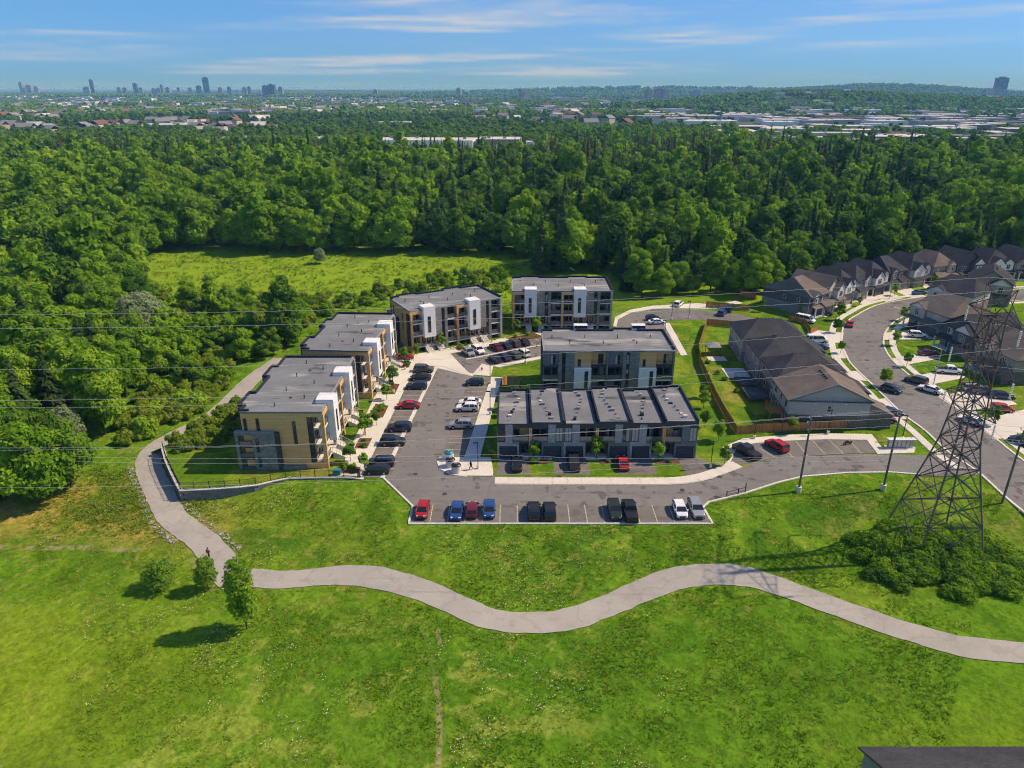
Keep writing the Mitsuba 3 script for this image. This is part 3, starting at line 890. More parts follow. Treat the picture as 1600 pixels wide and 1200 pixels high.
# ---------------------------------------------------------------- row of six townhouses with garages
def townhouse_row():
    x0, y0, D, H, U = -2.6, 110.0, 14.0, 6.75, 5.78
    b = Block('long low row of six dark townhouses with garages and stepped flat roofs', x0, y0, 0, 6 * U, D)
    k = tag(b.k, None, 'townhouse row')
    labels[b.k]['category'] = 'townhouse row'
    b.part('wall', MB().box(0, 6 * U, 1.6, D, -.3, H - .3), 'mat_slate_siding')
    hs = [0, .28, .05, .42, .18, .5]
    for u in range(6):
        a, e = u * U, (u + 1) * U
        z = H + hs[u]
        back = D + (.5 if u % 2 else -.1)
        r = b.part('roof', MB().box(a + .003, e - .003, -.15, back, H - .3, z), 'mat_membrane')
        jog = (a + e) / 2 + (.4 if u % 2 else -.3)
        b.part('back_step', MB().box(jog, e - .31, back, back + .6, H - .35, z - .004), 'mat_membrane', r)
        b.part('parapet', MB().box(a + .003, a + .3, -.15, back + .02, z + .001, z + .4).box(e - .3, e - .003, -.15, back + .02, z + .001, z + .4)
               .box(a + .3, jog, back - .3, back + .02, z + .001, z + .38).box(jog, e - .3, back + .35, back + .62, z - .3, z + .38), 'mat_navy_trim', r)
        b.part('fascia', MB().box(a + .003, e - .003, -.22, -.152, H - .75, z + .06), 'mat_dark_clad', r)
        s = 1 if u % 2 else -1
        for i in range(9):
            t = i / 8
            x = (a + e) / 2 + s * (.9 - 2.6 * t if t < .75 else -1.05 + (t - .75) * 3)
            w = .16 + .26 * ((i * 7 + u * 3) % 4) / 3
            b.part('roof_vent', MB().box(x - w, x + w * .6, 1.2 + t * (D - 2.2), 1.2 + t * (D - 2.2) + w * 1.3, z - .02, z + .2 + .25 * ((i + u) % 3) / 2), random.choice(['mat_black_metal', 'mat_grey_metal', 'mat_concrete', 'mat_grey_metal']), r)
        for w, m in ((.5, 0), (.35, 1)):
            pass
        mir = u in (1, 3, 5) and u != 5
        X = (lambda t: a + t * U) if u in (0, 2, 4) else (lambda t: e - t * U)

        def bx(p, q, *r):
            p, q = sorted((X(p), X(q)))
            return MB().box(p, q, *r)

        def win(p, q, z0, z1, y, *r, **kw):
            p, q = sorted((X(p), X(q)))
            b.window(p, q, z0, z1, y, *r, **kw)
        if u in (1, 3):
            X = (lambda t, a=a: a + t * U)
            X = (lambda t, e=e: e - t * U)
        # lower storey: garage beside a recessed porch
        lo = 'mat_brick_light' if u % 2 == 0 else 'mat_slate_siding'
        b.part('brick_front', bx(.0, .66, -.1, 1.59, 2.45, 3.25), lo)
        b.part('brick_pier', bx(.0, .07, -.1, 1.59, -.2, 2.449), lo)
        b.part('brick_pier', bx(.60, .66, -.1, 1.59, -.2, 2.449), lo)
        g = b.part('garage_door', bx(.075, .595, .12, .2, 0, 2.44), 'mat_navy_trim')
        for i in range(4):
            b.part('door_panel', bx(.09, .58, .085, .118, .05 + i * .6, .58 + i * .6), 'mat_dark_clad', g)
        b.part('porch_pier', bx(.955, .998, -.14, 1.0, -.2, 3.25), 'mat_brick_light')
        b.part('porch_slab', bx(.67, .95, -.6, 1.58, .0, .28), 'mat_concrete')
        d = b.part('door', bx(.72, .86, 1.5, 1.585, .3, 2.5), 'mat_black_metal')
        b.part('pane', bx(.88, .94, 1.5, 1.58, .4, 2.4), 'mat_glass', d)
        if u in (0, 5):
            b.part('porch_lamp', bx(.78, .9, 1.3, 1.45, 2.55, 2.8), 'mat_lamp_white')
        # upper storey
        b.part('upper_front', bx(.0, .46, .0, 1.57, 3.26, H - .31), 'mat_slate_siding')
        b.part('cladding_panel', bx(.25, .47, -.25, -.003, 3.2, H - .08), 'mat_brick_light' if u < 5 else 'mat_slate_siding')
        win(.03, .24, 3.3, 6.15, 0, 2, 1, glass='mat_blind' if u % 3 else None)
        b.part('balcony', bx(.47, .95, -.1, 1.57, 2.95, 3.24), 'mat_dark_clad')
        b.part('upper_back', bx(.48, .95, 1.5, 1.58, 3.27, H - .32), 'mat_wood' if u in (0, 2, 5) else 'mat_slate_siding')
        if u in (0, 5):
            win(.50, .68, 3.6, 6.0, 1.5, 1, 2)
        else:
            win(.52, .68, 3.35, 6.0, 1.5, 2, 1)
            win(.72, .92, 3.35, 6.0, 1.5, 1, 1)
        rl = b.part('railing', bx(.48, .945, -.08, -.055, 3.3, 4.3), 'mat_rail_glass')
        b.part('wood_pier', bx(.957, .995, -.2, 1.2, 3.26, H - .31), 'mat_wood')


townhouse_row()

# ---------------------------------------------------------------- houses
def roof_mesh(W, D, e, r, kind='gable', over=.45, axis='x', hip=0):
    """Pitched roof over [0,W]x[0,D], eaves at e, ridge at r; axis = ridge direction."""
    m = MB()
    x0, x1, y0, y1 = -over, W + over, -over, D + over
    if axis == 'x':
        c = (y0 + y1) / 2
        a, b = (x0 + hip, c, r), (x1 - hip, c, r)
        P = [(x0, y0, e), (x1, y0, e), (x1, y1, e), (x0, y1, e)]
        m.poly([P[0], P[1], b, a]).poly([P[2], P[3], a, b])
        if hip:
            m.poly([P[1], P[2], b]).poly([P[3], P[0], a])
    else:
        c = (x0 + x1) / 2
        a, b = (c, y0 + hip, r), (c, y1 - hip, r)
        P = [(x0, y0, e), (x1, y0, e), (x1, y1, e), (x0, y1, e)]
        m.poly([P[1], P[2], b, a]).poly([P[3], P[0], a, b])
        if hip:
            m.poly([P[0], P[1], a]).poly([P[2], P[3], b])
    v = np.vstack(m.v)
    f = np.vstack(m.f)
    n = len(v)
    lo = v - [0, 0, .18]
    ed = {}
    for t in f:
        for i in range(3):
            q = (t[i], t[(i + 1) % 3])
            ed[q] = 1
    mm = MB().add(v, f).add(lo, f[:, ::-1])
    key = lambda i: tuple(np.round(v[i], 4))
    es = {(key(i), key(j)) for i, j in ed}
    for i, j in ed:
        if (key(j), key(i)) not in es:
            mm.poly([lo[i], lo[j], v[j], v[i]])
    return mm


class House:
    def __init__(s, label, x, y, yaw, cat='house', group=None):
        s.k, s.T = thing('house', label, cat, group), place(x, y, 0, yaw)

    part = Block.part
    _win = Block.window
    rail = Block.rail

    def window(s, x0, x1, z0, z1, y, panes=2, rows=1, **kw):
        s._win(x0, x1, z0, z1, y, panes, rows, False, **kw)

    def gable(s, x0, x1, e, r, y0, y1, mat):
        """Triangle wall over [x0,x1] facing -y between y0 and y1."""
        c = (x0 + x1) / 2
        v = [(x0, y0, e), (x1, y0, e), (c, y0, r), (x0, y1, e), (x1, y1, e), (c, y1, r)]
        return s.part('gable_wall', MB().add(v, [[0, 1, 2], [5, 4, 3], [0, 3, 4], [0, 4, 1], [1, 4, 5], [1, 5, 2], [2, 5, 3], [2, 3, 0]]), mat)

    def gable_roof(s, x0, x1, e, r, y0, y1, mat, over=.35):
        m = roof_mesh(x1 - x0, y1 - y0, e, r, over=over, axis='y')
        m.v = [q + [x0, y0, 0] for q in m.v]
        return s.part('gable_roof', m, mat)

    def garage(s, x0, x1, y, z1=2.5, mat='mat_dark_siding'):
        g = s.part('garage_door', MB().box(x0, x1, y - .06, y + .02, .05, z1), mat)
        for i in range(4):
            h = (z1 - .1) / 4
            s.part('door_panel', MB().box(x0 + .06, x1 - .06, y - .09, y - .062, .08 + i * h, .02 + (i + 1) * h), mat, g)


def street_house(label, x, y, yaw, W=9.0, D=13, lower='mat_brick_grey', upper='mat_dark_siding', trim='mat_white_trim', roof='mat_shingle_dark', style=0):
    """Two-storey house: front at y=0 facing -y, garage to one side, front gables, pitched roof."""
    h = House(label, x, y, yaw)
    e, r = 5.8, 9.7
    h.part('lower_wall', MB().box(0, W, 1.2, D, -.3, 2.9), lower)
    h.part('upper_wall', MB().box(.03, W - .03, 1.23, D - .03, 2.9, e), upper)
    m = roof_mesh(W, D - 1.2, e, r, axis='y' if style != 1 else 'x', hip=W * .38 if style in (0, 2) else (3.0 if style == 1 else 0))
    m.v = [q + [0, 1.2, 0] for q in m.v]
    rf = h.part('roof', m, roof)
    if style == 3:
        h.gable(0, W, e - .1, r - .25, D - .25, D - .05, upper)
        h.gable(0, W, e - .1, r - .25, 1.3, 1.5, upper)
    # projecting garage with bay above
    gx0, gx1 = (.3, W * .56) if style % 2 == 0 else (W * .44, W - .3)
    h.part('garage_wall', MB().box(gx0, gx1, -.9, 1.19, 2.5, 3.0).box(gx0, gx0 + .35, -.9, 1.19, -.3, 2.5).box(gx1 - .35, gx1, -.9, 1.19, -.3, 2.5), lower if style != 2 else trim)
    h.garage(gx0 + .36, gx1 - .36, -.55, 2.48, random.choice(['mat_dark_siding', 'mat_brick_grey', 'mat_tan_siding']))
    gw = (gx0 + gx1) / 2
    if style in (0, 3):
        h.part('bay_wall', MB().box(gx0 + .2, gx1 - .2, -.3, 1.22, 3.0, e), trim if style == 0 else upper)
        h.gable(gx0 + .2, gx1 - .2, e, e + 2.0, -.3, -.05, trim)
        h.gable_roof(gx0 + .2, gx1 - .2, e - .02, e + 2.15, -.3, 5.5, roof)
        h.window(gw - .95, gw + .95, 3.6, 5.3, -.3, 3)
        s = h.part('garage_roof', MB().poly([(gx0 - .2, -1.35, 2.75), (gx1 + .2, -1.35, 2.75), (gx1 + .1, -.32, 3.35), (gx0 - .1, -.32, 3.35)]), roof)
    else:
        h.window(gw - .9, gw + .9, 3.7, 5.2, 1.23, 3)
        h.part('garage_roof', MB().poly([(gx0 - .25, -1.4, 2.85), (gx1 + .25, -1.4, 2.85), (gx1 - .5, 1.1, 3.9), (gx0 + .5, 1.1, 3.9)])
               .poly([(gx0 - .25, -1.4, 2.85), (gx0 + .5, 1.1, 3.9), (gx0 - .25, 1.2, 2.85)]).poly([(gx1 + .25, -1.4, 2.85), (gx1 + .25, 1.2, 2.85), (gx1 - .5, 1.1, 3.9)]), roof)
    # porch side
    px0, px1 = (gx1, W) if style % 2 == 0 else (0, gx0)
    pc = (px0 + px1) / 2
    if style in (2, 0, 1):
        h.part('porch_bay', MB().box(px0 + .3, px1 - .2, .6, 1.21, 3.1, e), upper if style else trim)
        h.gable(px0 + .3, px1 - .2, e, e + 1.4, .6, .8, trim)
        h.gable_roof(px0 + .3, px1 - .2, e - .02, e + 1.5, .6, 4.5, roof)
        h.window(pc - .7, pc + .7, 3.7, 5.3, .6, 2)
    else:
        h.window(pc - .8, pc + .8, 3.7, 5.2, 1.23, 2)
    h.part('porch_roof', MB().poly([(px0 - .1, -.9, 2.7), (px1 + .3, -.9, 2.7), (px1 + .3, 1.15, 3.4), (px0 - .1, 1.15, 3.4)]), roof)
    for a in (px0 + .2, px1 - .15):
        h.part('porch_post', MB().box(a - .14, a + .14, -.75, -.45, 0, 2.68), trim)
    h.part('porch_floor', MB().box(px0, px1, -.8, 1.19, -.2, .32), 'mat_concrete')
    d = h.part('door', MB().box(pc - .5, pc + .5, 1.08, 1.19, .35, 2.45), 'mat_dark_clad')
    h.part('pane', MB().box(pc - .25, pc + .25, 1.05, 1.078, 1.2, 2.2), 'mat_glass', d)
    for yy in (4.5, 9.0):   # side windows
        h.window(yy, yy + .9, 3.8, 5.0, .03, 1, axis=1, glass='mat_glass')
    h.part('downpipe', MB().tube((-.05, 1.5, 0), (-.05, 1.5, e), .06, 5), trim)
    for i in range(5):
        pos = (W / 2 + .55, D * .42 + i * .9, r - .75) if style != 1 else (W * .35 + i * .9, D * .5 + 1.4, r - 1.1)
        if style in (0, 3):
            h.part('roof_vent', MB().box(pos[0], pos[0] + .4, pos[1], pos[1] + .4, pos[2] + .2, pos[2] + .55), 'mat_black_metal', rf)
    return h


_s = [
    (84.6, 192, 38, 9.6, 16.5, 'brick_grey', 'dark_siding', 'shingle_brown', 1, 'end house with a brown and black hipped roof beside the fenced corner garden'),
    (91.6, 198.4, 41, 8.5, 13, 'brick_tan', 'pale_siding', 'shingle_brown', 3, 'narrow white gabled house with brown roof, second along the far row'),
    (98.2, 204.6, 39, 8.5, 13, 'brick_grey', 'grey_siding', 'shingle_dark', 0, 'third house along the far row, black roof and white gabled bay'),
    (104.8, 209.8, 37, 8.8, 13, 'brick_grey', 'grey_siding', 'shingle_dark', 2, 'fourth house along the far row, hipped black roof with dark garage'),
    (112, 215, 34, 9.2, 13, 'brick_brown', 'dark_siding', 'shingle_dark', 0, 'fifth house along the far row, wide black roof and arched white porch'),
    (120.3, 220.3, 30, 9.0, 13, 'brick_grey', 'dark_siding', 'shingle_dark', 1, 'sixth house along the far row, low black hipped roof behind a street lamp'),
    (129.3, 225.2, 25, 9.4, 13.5, 'brick_grey', 'grey_siding', 'shingle_dark', 0, 'seventh house along the far row, steep black roof with white framed window'),
    (138.8, 228.8, 20, 9.6, 13, 'brick_brown', 'tan_siding', 'shingle_brown', 2, 'brown roofed house with two pale gables behind the red car'),
    (148.8, 231.6, 15, 9.6, 13, 'brick_brown', 'dark_siding', 'shingle_dark', 3, 'ninth house along the far row, black roof and pent roofed porch'),
    (159.2, 233.4, 11, 10, 13, 'brick_grey', 'grey_siding', 'shingle_dark', 0, 'tenth house along the far row, tall black roof with a brown hip'),
    (169.8, 234.5, 8, 10, 13, 'brick_brown', 'tan_siding', 'shingle_dark', 3, 'eleventh house along the far row, white window bays under a black gable'),
    (180.4, 235, 6, 10, 13, 'brick_grey', 'dark_siding', 'shingle_dark', 1, 'last dark house of the far row at the right edge'),
]
for x, y, yaw, W, D, lo, up, rf, st, lab in _s:
    street_house(lab, x, y, yaw, W, D, 'mat_' + lo, 'mat_' + up, 'mat_white_trim', 'mat_' + rf, st)

# four attached houses with their backs to the townhouse row: local x runs south to north
def attached(label, y0, W, roof, upper, lower, x0=52.2, D=14.6, south=False, north=False, hipn=0):
    """Front faces +x (the street): yaw 90 puts local x along +y and local y along -x."""
    h = House(label, x0 + (y0 - 121.4) * .066 + D, y0, 86.2)
    e, r = 5.9, 9.3
    h.part('lower_wall', MB().box(0, W, 0, D, -.3, 2.7), lower)
    h.part('upper_wall', MB().box(.03, W - .03, .03, D - .03, 2.7, e), upper)
    # main roof, ridge along local x
    m = MB()
    c, ov = D * .45, .5
    xs, xn = (-ov if south else 0), (W + ov if north else W)
    lo = [(xs, -ov, e - .1), (xn, -ov, e - .1), (xn, D + ov, e - .1), (xs, D + ov, e - .1)]
    a, b = (xs + (0 if south else 0), c, r), (xn - hipn, c, r)
    if south:
        m.poly([lo[0], lo[1], b, a]).poly([lo[2], lo[3], a, b])
    else:
        m = roof_mesh(W, D, e - .1, r - .2, over=.42, axis='y', hip=5.2)
    if hipn:
        hipn = 0
    if south:
        m.poly([(p[0], p[1], p[2] - .2) for p in lo[::-1]])
    if south:
        m.poly([(lo[3][0], lo[3][1], lo[3][2] - .2), (*lo[3][:2], lo[3][2]), a, (a[0], a[1], a[2] - .25)]).poly([(*lo[0][:2], lo[0][2]), (lo[0][0], lo[0][1], lo[0][2] - .2), (a[0], a[1], a[2] - .25), a])
    rf = h.part('roof', m, roof)
    if south:
        v = [(.02, .03, e), (.02, D - .03, e), (.02, c, r - .2), (.3, .03, e), (.3, D - .03, e), (.3, c, r - .2)]
        h.part('gable_wall', MB().add(v, [[0, 2, 1], [3, 4, 5], [0, 3, 5], [0, 5, 2], [1, 2, 5], [1, 5, 4]]), upper)
        h.part('rake_trim', MB().tube((xs - .02, -ov, e), (xs - .02, c, r), .13, 4).tube((xs - .02, c, r), (xs - .02, D + ov, e), .13, 4), 'mat_grey_metal', rf)
        h.window(D * .47, D * .47 + .8, 3.4, 4.7, .03, 1, 2, axis=1, glass='mat_glass')
        h.window(D - 2.2, D - 1.2, .2, 2.2, 0, 1, 1, axis=1, glass='mat_blind')
        for q in (D * .3, D * .68):
            h.part('wall_light', MB().box(-.1, .0, q, q + .18, 5.0, 5.2), 'mat_lamp_white')
    else:
        # cross gable over the back
        g0, g1 = W * .2, W * .95
        mm = roof_mesh(g1 - g0, c + 2, e, r - .7, over=.3, axis='y')
        mm.v = [q + [g0, D - c - 2 + .3, 0] for q in mm.v]
    # front garage wing with a lower roof
    gx0, gx1 = W * .05, W * .62
    h.part('garage_wall', MB().box(gx0, gx1, -4.6, -.003, -.3, 2.8), lower)
    gm = MB().poly([(gx0 - .3, -5.1, 2.7), (gx1 + .3, -5.1, 2.7), (gx1 - .4, -.1, 5.0), (gx0 + .4, -.1, 5.0)]).poly([(gx0 - .3, -5.1, 2.7), (gx0 + .4, -.1, 5.0), (gx0 - .3, -.1, 2.7)]).poly([(gx1 + .3, -5.1, 2.7), (gx1 + .3, -.1, 2.7), (gx1 - .4, -.1, 5.0)])
    h.part('garage_roof', gm, roof)
    h.garage(gx0 + .4, gx1 - .4, -4.62, 2.4)
    h.part('porch_roof', MB().poly([(gx1 + .31, -2.2, 2.6), (W, -2.2, 2.6), (W, -.02, 3.3), (gx1 + .31, -.02, 3.3)]), roof)
    d = h.part('door', MB().box(W * .75, W * .75 + 1, -.08, -.003, .2, 2.3), 'mat_dark_clad')
    for q in (.12, .5):
        h.window(W * q, W * q + 1.5, 3.6, 5.1, .03, 2)
    # garden side: windows and patio doors
    for q, z0, z1, w, n in ((.1, 3.5, 5.0, 1.3, 1), (.42, 3.6, 5.0, 1.0, 1), (.74, 3.5, 5.0, 1.5, 2), (.12, .3, 2.3, 1.8, 2), (.6, .9, 2.2, 1.3, 1)):
        h.window(W * q, W * q + w, z0, z1, D - .03 if z0 > 3 else D, n, 1, out=1)
    h.part('downpipe', MB().tube((W - .3, D + .08, 0), (W - .3, D + .08, e), .06, 5), 'mat_white_trim')
    for i in range(5):
        v_ = (W * .3 + i * .95, c + .7, r - .55) if south else (W * .5 + .6, D * .42 + i * .9, r - .75)
        h.part('roof_vent', MB().box(v_[0], v_[0] + .4, v_[1], v_[1] + .4, v_[2], v_[2] + .38), 'mat_black_metal', rf)
    return h


attached('end house with the brown gable roof and grey siding wall facing the board fence', 121.4, 10.4, 'mat_shingle_brown', 'mat_grey_siding', 'mat_brick_brown', 52.3, 15.0, south=True)
attached('black roofed attached house with a dark raised deck next to the brown gabled end house', 131.85, 12.0, 'mat_shingle_dark', 'mat_tan_siding', 'mat_brick_brown', 52.9, 14.2)
attached('black roofed attached house with the pale concrete patio, second from the far end', 143.9, 12.0, 'mat_shingle_dark', 'mat_tan_siding', 'mat_brick_grey', 52.5, 14.2)
attached('black roofed attached house at the far end of the row, near the gazebo', 155.95, 13.0, 'mat_shingle_dark', 'mat_grey_siding', 'mat_brick_grey', 51.6, 14.8, north=True, hipn=5.5)

# houses right of the street, partly behind the pylon; their fronts look west
for x, y, yaw, W, D, lo, up, rf, st, lab in (
        (107.5, 186, -76, 12.5, 15, 'brick_tan', 'grey_siding', 'shingle_brown', 1, 'wide grey brown roofed house behind the top of the pylon'),
        (121, 202, -52, 12, 14, 'brick_tan', 'pale_siding', 'shingle_dark', 1, 'pale house with charcoal roof behind the pylon peak at the inner bend'),
        (106.8, 169.5, -80, 11.5, 14, 'brick_grey', 'dark_siding', 'shingle_dark', 3, 'dark roofed house beside the maroon parked car, inner side of the street'),
        (106.0, 154.5, -82, 11.5, 14, 'brick_brown', 'tan_siding', 'shingle_brown', 1, 'brown roofed house at the right edge behind the pylon lattice'),
        (138, 210, -32, 11.5, 14, 'brick_tan', 'tan_siding', 'shingle_dark', 3, 'right edge house with dark gable facing the far bend')):
    street_house(lab, x, y, yaw, W, D, 'mat_' + lo, 'mat_' + up, 'mat_white_trim', 'mat_' + rf, st)

# roof just below the camera at the bottom edge
h = House('dark roofed house cut off by the bottom right edge', 31.5, 34.9, 0)
h.part('wall', MB().box(0, 16, 0, 11, -2.2, 5.4), 'mat_tan_siding')
h.part('roof', roof_mesh(16, 11, 5.4, 8.6, axis='x'), 'mat_shingle_dark')
for q_ in (1.5, 6, 11):
    h.window(q_, q_ + 1.6, 2.2, 3.8, 0, 2)
    h.window(q_, q_ + 1.6, 2.2, 3.8, 11, 2, out=1)
h.gable(0, 16, 5.3, 8.3, 5.0, 5.1, 'mat_tan_siding') if False else None
for x_ in (.02, 15.78):
    h.part('gable_wall', MB().add([(x_, 0, 5.3), (x_, 11, 5.3), (x_, 5.5, 8.4), (x_ + .2, 0, 5.3), (x_ + .2, 11, 5.3), (x_ + .2, 5.5, 8.4)], [[0, 2, 1], [3, 4, 5], [0, 3, 5], [0, 5, 2], [1, 2, 5], [1, 5, 4]]), 'mat_tan_siding')

# ---------------------------------------------------------------- vegetation
def tri_leaves(pos, nor, size, rng, stretch=1.5):
    n = len(pos)
    nor = nor / np.linalg.norm(nor, axis=1, keepdims=True)
    t = rng.normal(size=(n, 3))
    t -= (t * nor).sum(1, keepdims=True) * nor
    t /= np.linalg.norm(t, axis=1, keepdims=True)
    b = np.cross(nor, t)
    s = (size * rng.uniform(.6, 1.35, n))[:, None]
    v = np.stack([pos + t * s * stretch * .6, pos - t * s * .45 + b * s * .6, pos - t * s * .45 - b * s * .6], 1).reshape(-1, 3)
    return v, np.arange(3 * n).reshape(-1, 3)


def ico(c, r, sub, rng, rough=.12):
    m = trimesh.creation.icosphere(subdivisions=sub)
    v = m.vertices * (1 + rough * rng.normal(size=(len(m.vertices), 1)))
    return v * r + c, m.faces


def broadleaf(seed, h=12., r=4.2, base=2.2, lobes=10, n=2200, leaf=.55, sub=1, core=.80, squash=1.0):
    rng = np.random.default_rng(seed)
    C, R = [], []
    hh = h - base
    for i in range(lobes):
        t = (i + .5) / lobes
        z = base + hh * (.16 + .70 * t)
        rad = r * .62 * math.sin(math.pi * (.14 + .76 * t)) ** .8
        a = i * 2.4 + rng.uniform(-.5, .5)
        C.append([rad * math.cos(a), rad * math.sin(a), z])
        R.append(r * rng.uniform(.40, .60) * (1.08 - .42 * t))
    C, R = np.array(C + [[0, 0, base + hh * .52]]), np.array(R + [r * .6])
    m = MB()
    S = np.ones((len(R), 3)) * R[:, None] * [1, 1, .82 * squash]
    w = R ** 2 / (R ** 2).sum()
    P, Nn = [], []
    for c, s, k in zip(C, S, w):
        d = rng.normal(size=(int(n * k * 2.6) + 8, 3))
        d /= np.linalg.norm(d, axis=1, keepdims=True)
        p = c + d * s * rng.uniform(.74, 1.20, (len(d), 1))
        ok = np.ones(len(p), bool)
        for c2, s2 in zip(C, S):
            q = (p - c2) / s2
            ok &= (q * q).sum(1) > .66
        ok &= (d[:, 2] > -.75)
        P.append(p[ok])
        Nn.append(d[ok])
    P, Nn = np.vstack(P), np.vstack(Nn)
    k = rng.permutation(len(P))[:n]
    P, Nn = P[k], Nn[k]
    m.add(*tri_leaves(P, Nn + rng.normal(size=Nn.shape) * .5 + [0, 0, .25], leaf, rng))
    for c, s in zip(C, S):
        m.add(*ico(c, s * core, sub, rng))
    return m.mesh()


def conifer(seed, h=16., r=2.9, base=1.5, n=1500, leaf=1.0, sides=7, ragged=.25):
    rng = np.random.default_rng(seed)
    t = rng.uniform(0, 1, n) ** 1.35
    lev = np.floor(t * 15) / 15 + rng.uniform(0, .03, n)
    z = base + (h - base) * lev
    a = rng.uniform(0, 2 * np.pi, n)
    lob = 1 + ragged * np.sin(a * 3 + np.floor(t * 15) * 2.1) + rng.normal(size=n) * .10
    rr = r * (1 - lev) ** .82 * lob + .12
    d = np.c_[np.cos(a), np.sin(a), np.full(n, -.30)]
    side = np.c_[-np.sin(a), np.cos(a), np.zeros(n)]
    w = (leaf * rng.uniform(.35, .7, n) * (.35 + .65 * (1 - lev)))[:, None]
    L = (rr * rng.uniform(.5, 1.0, n))[:, None]
    o = np.c_[np.zeros(n), np.zeros(n), z]
    tip = o + d * L + np.c_[np.zeros((n, 2)), rng.uniform(-.2, .2, n)]
    mid = o + d * (L * .45) + [0, 0, .16]
    v = np.stack([tip, mid + side * w, mid - side * w], 1).reshape(-1, 3)
    m = MB().add(v, np.arange(3 * n).reshape(-1, 3))
    m.tube((0, 0, base - .3), (0, 0, h), r * .50, sides, .05)
    return m.mesh()


def trunk(h, r, seed=0):
    rng = np.random.default_rng(seed)
    m = MB().tube((0, 0, -.4), (0, 0, h * .55), r, 6, r * .6)
    for i in range(4):
        a = i * 1.6 + rng.uniform(0, 1)
        m.tube((0, 0, h * (.25 + .07 * i)), (math.cos(a) * h * .17, math.sin(a) * h * .17, h * (.50 + .07 * i)), r * .45, 5, r * .2)
    return m.mesh()


def bush(seed, r=1.6, h=2.4, n=420, leaf=.34, sub=1):
    return broadleaf(seed, h, r, .05, 6, n, leaf, sub, .78)


FOREST = Polygon([(-120.4,92.94),(-76.07,97.87),(-68.78,101.48),(-71.56,112.1),(-75.73,122.56),(-82.49,140.96),(-90.46,164.45),(-103.69,196.12),(-126.93,240.16),(-147.39,277.32),(-122.69,295),(-96.7,280.3),(-51.76,285.46),(0,278.58),(4.6,251),(36.83,251.06),(37.66,219.07),(57.33,212.73),(71.84,216.32)] + [(71, 208.5), (80, 216), (88, 222.5), (97, 229), (106, 234), (116, 239), (126, 244), (136, 248), (147, 251), (160, 253), (185, 255), (330, 262), (880, 735), (330, 735), (310, 1150), (60, 1150), (45, 770), (20, 748), (-150, 742), (-190, 800), (-1000, 830)])
FIELD = Polygon([(296.42,511.21),(329.02,517.26),(354.26,555.37),(322.32,554.32)])


def scatter(poly, dmin, seed, ymax=1e9, grow=0.0):
    """Jittered grid points in a polygon, thinned with distance, inside the field the photograph looks over."""
    rng = np.random.default_rng(seed)
    x0, y0, x1, y1 = poly.bounds
    gx, gy = np.meshgrid(np.arange(x0, x1, dmin), np.arange(y0, y1, dmin))
    p = np.c_[gx.ravel(), gy.ravel()] + rng.uniform(-.46, .46, (gx.size, 2)) * dmin
    p = p[(np.abs(p[:, 0]) < 45 + .88 * p[:, 1]) & (p[:, 1] < ymax)]
    p = p[shapely.contains_xy(poly, p[:, 0], p[:, 1])]
    if grow:
        keep = rng.uniform(size=len(p)) < (np.clip(1 - (p[:, 1] - 300) * grow, .3, 1))
        p = p[keep]
    return p


def nz(p, s, seed, o=3):
    return meshkit.fbm(np.c_[p / s, np.full(len(p), 1.7)], o, seed)


_t = scatter(FOREST, 6.6, 3, grow=.0013)
_t = _t[~shapely.contains_xy(FIELD, _t[:, 0], _t[:, 1])]
PALE = [(-100.49,183.33), (-82.27,117.22), (-72.99,266.85)]


def clear_of(p, pts, r=4.6, front=10):
    ok = np.ones(len(p), bool)
    for x, y in pts:
        s = (y - p[:, 1]) / y
        ok &= ~((np.abs(p[:, 0] - x * (1 - s)) < r) & (p[:, 1] < y + r * .7) & (p[:, 1] > y - front))
    return p[ok]


_t = clear_of(_t, PALE)
_n = nz(_t, 90, 5)
_u = np.random.default_rng(12).uniform(size=len(_t))
_x, _y = _t.T
# what grows where: 0 bright broadleaf, 1 middle, 2 dark broadleaf, 3 dark conifer, 4 brownish pine
pine_belt = (_y > 560 + 60 * _n) & (_y < 760) & (_x < 0)
pine_mid = (_x > -40 + 60 * (_n - .5)) & (_x < 150 + .18 * _y) & (_y > 225) & (_y < 560)
left = _x < -80
spruce = left & (_y < 260) & (np.random.default_rng(5).uniform(size=len(_t)) < .16)
kind = np.where(pine_belt, np.where(_u < .62, 4, np.where(_u < .8, 3, 1)),
       np.where(pine_mid, np.where(_u < .42 + .5 * (_n - .5), 3, np.where(_u < .62, 2, np.where(_u < .86, 1, 0))),
       np.where(left, np.where(_n + .5 * (_u - .5) > .50, 0, np.where(_u < .6, 1, 2)),
       np.where(_n + .55 * (_u - .5) > .56, 0, np.where(_u < .52, 1, np.where(_u < .74, 3, 2))))))
kind = np.where((_y > 470) & (_y < 720) & (_x > 0) & (_x < 230) & (_u < .72), 4, kind)
kind = np.where(spruce, 3, kind)
_size = np.clip(np.exp(np.random.default_rng(15).normal(-.03, .24, len(_t))), .55, 1.6) * np.where((_x < -60) & (_y < 200), 1.02, 1.0) * np.where(_y > 230, 1.22, 1.0) * np.where(_y > 640, .72, 1.0)
_size = np.where(_y < 190, np.minimum(_size, 1.18), _size)
_size *= np.where((_x > 40) & (_y < 330), .86, 1.0)
NAMES = ('leaf_bright', 'leaf_mid', 'leaf_dark', 'leaf_fir', 'leaf_pine')
near_mesh, mid_mesh, far_mesh = {}, {}, {}
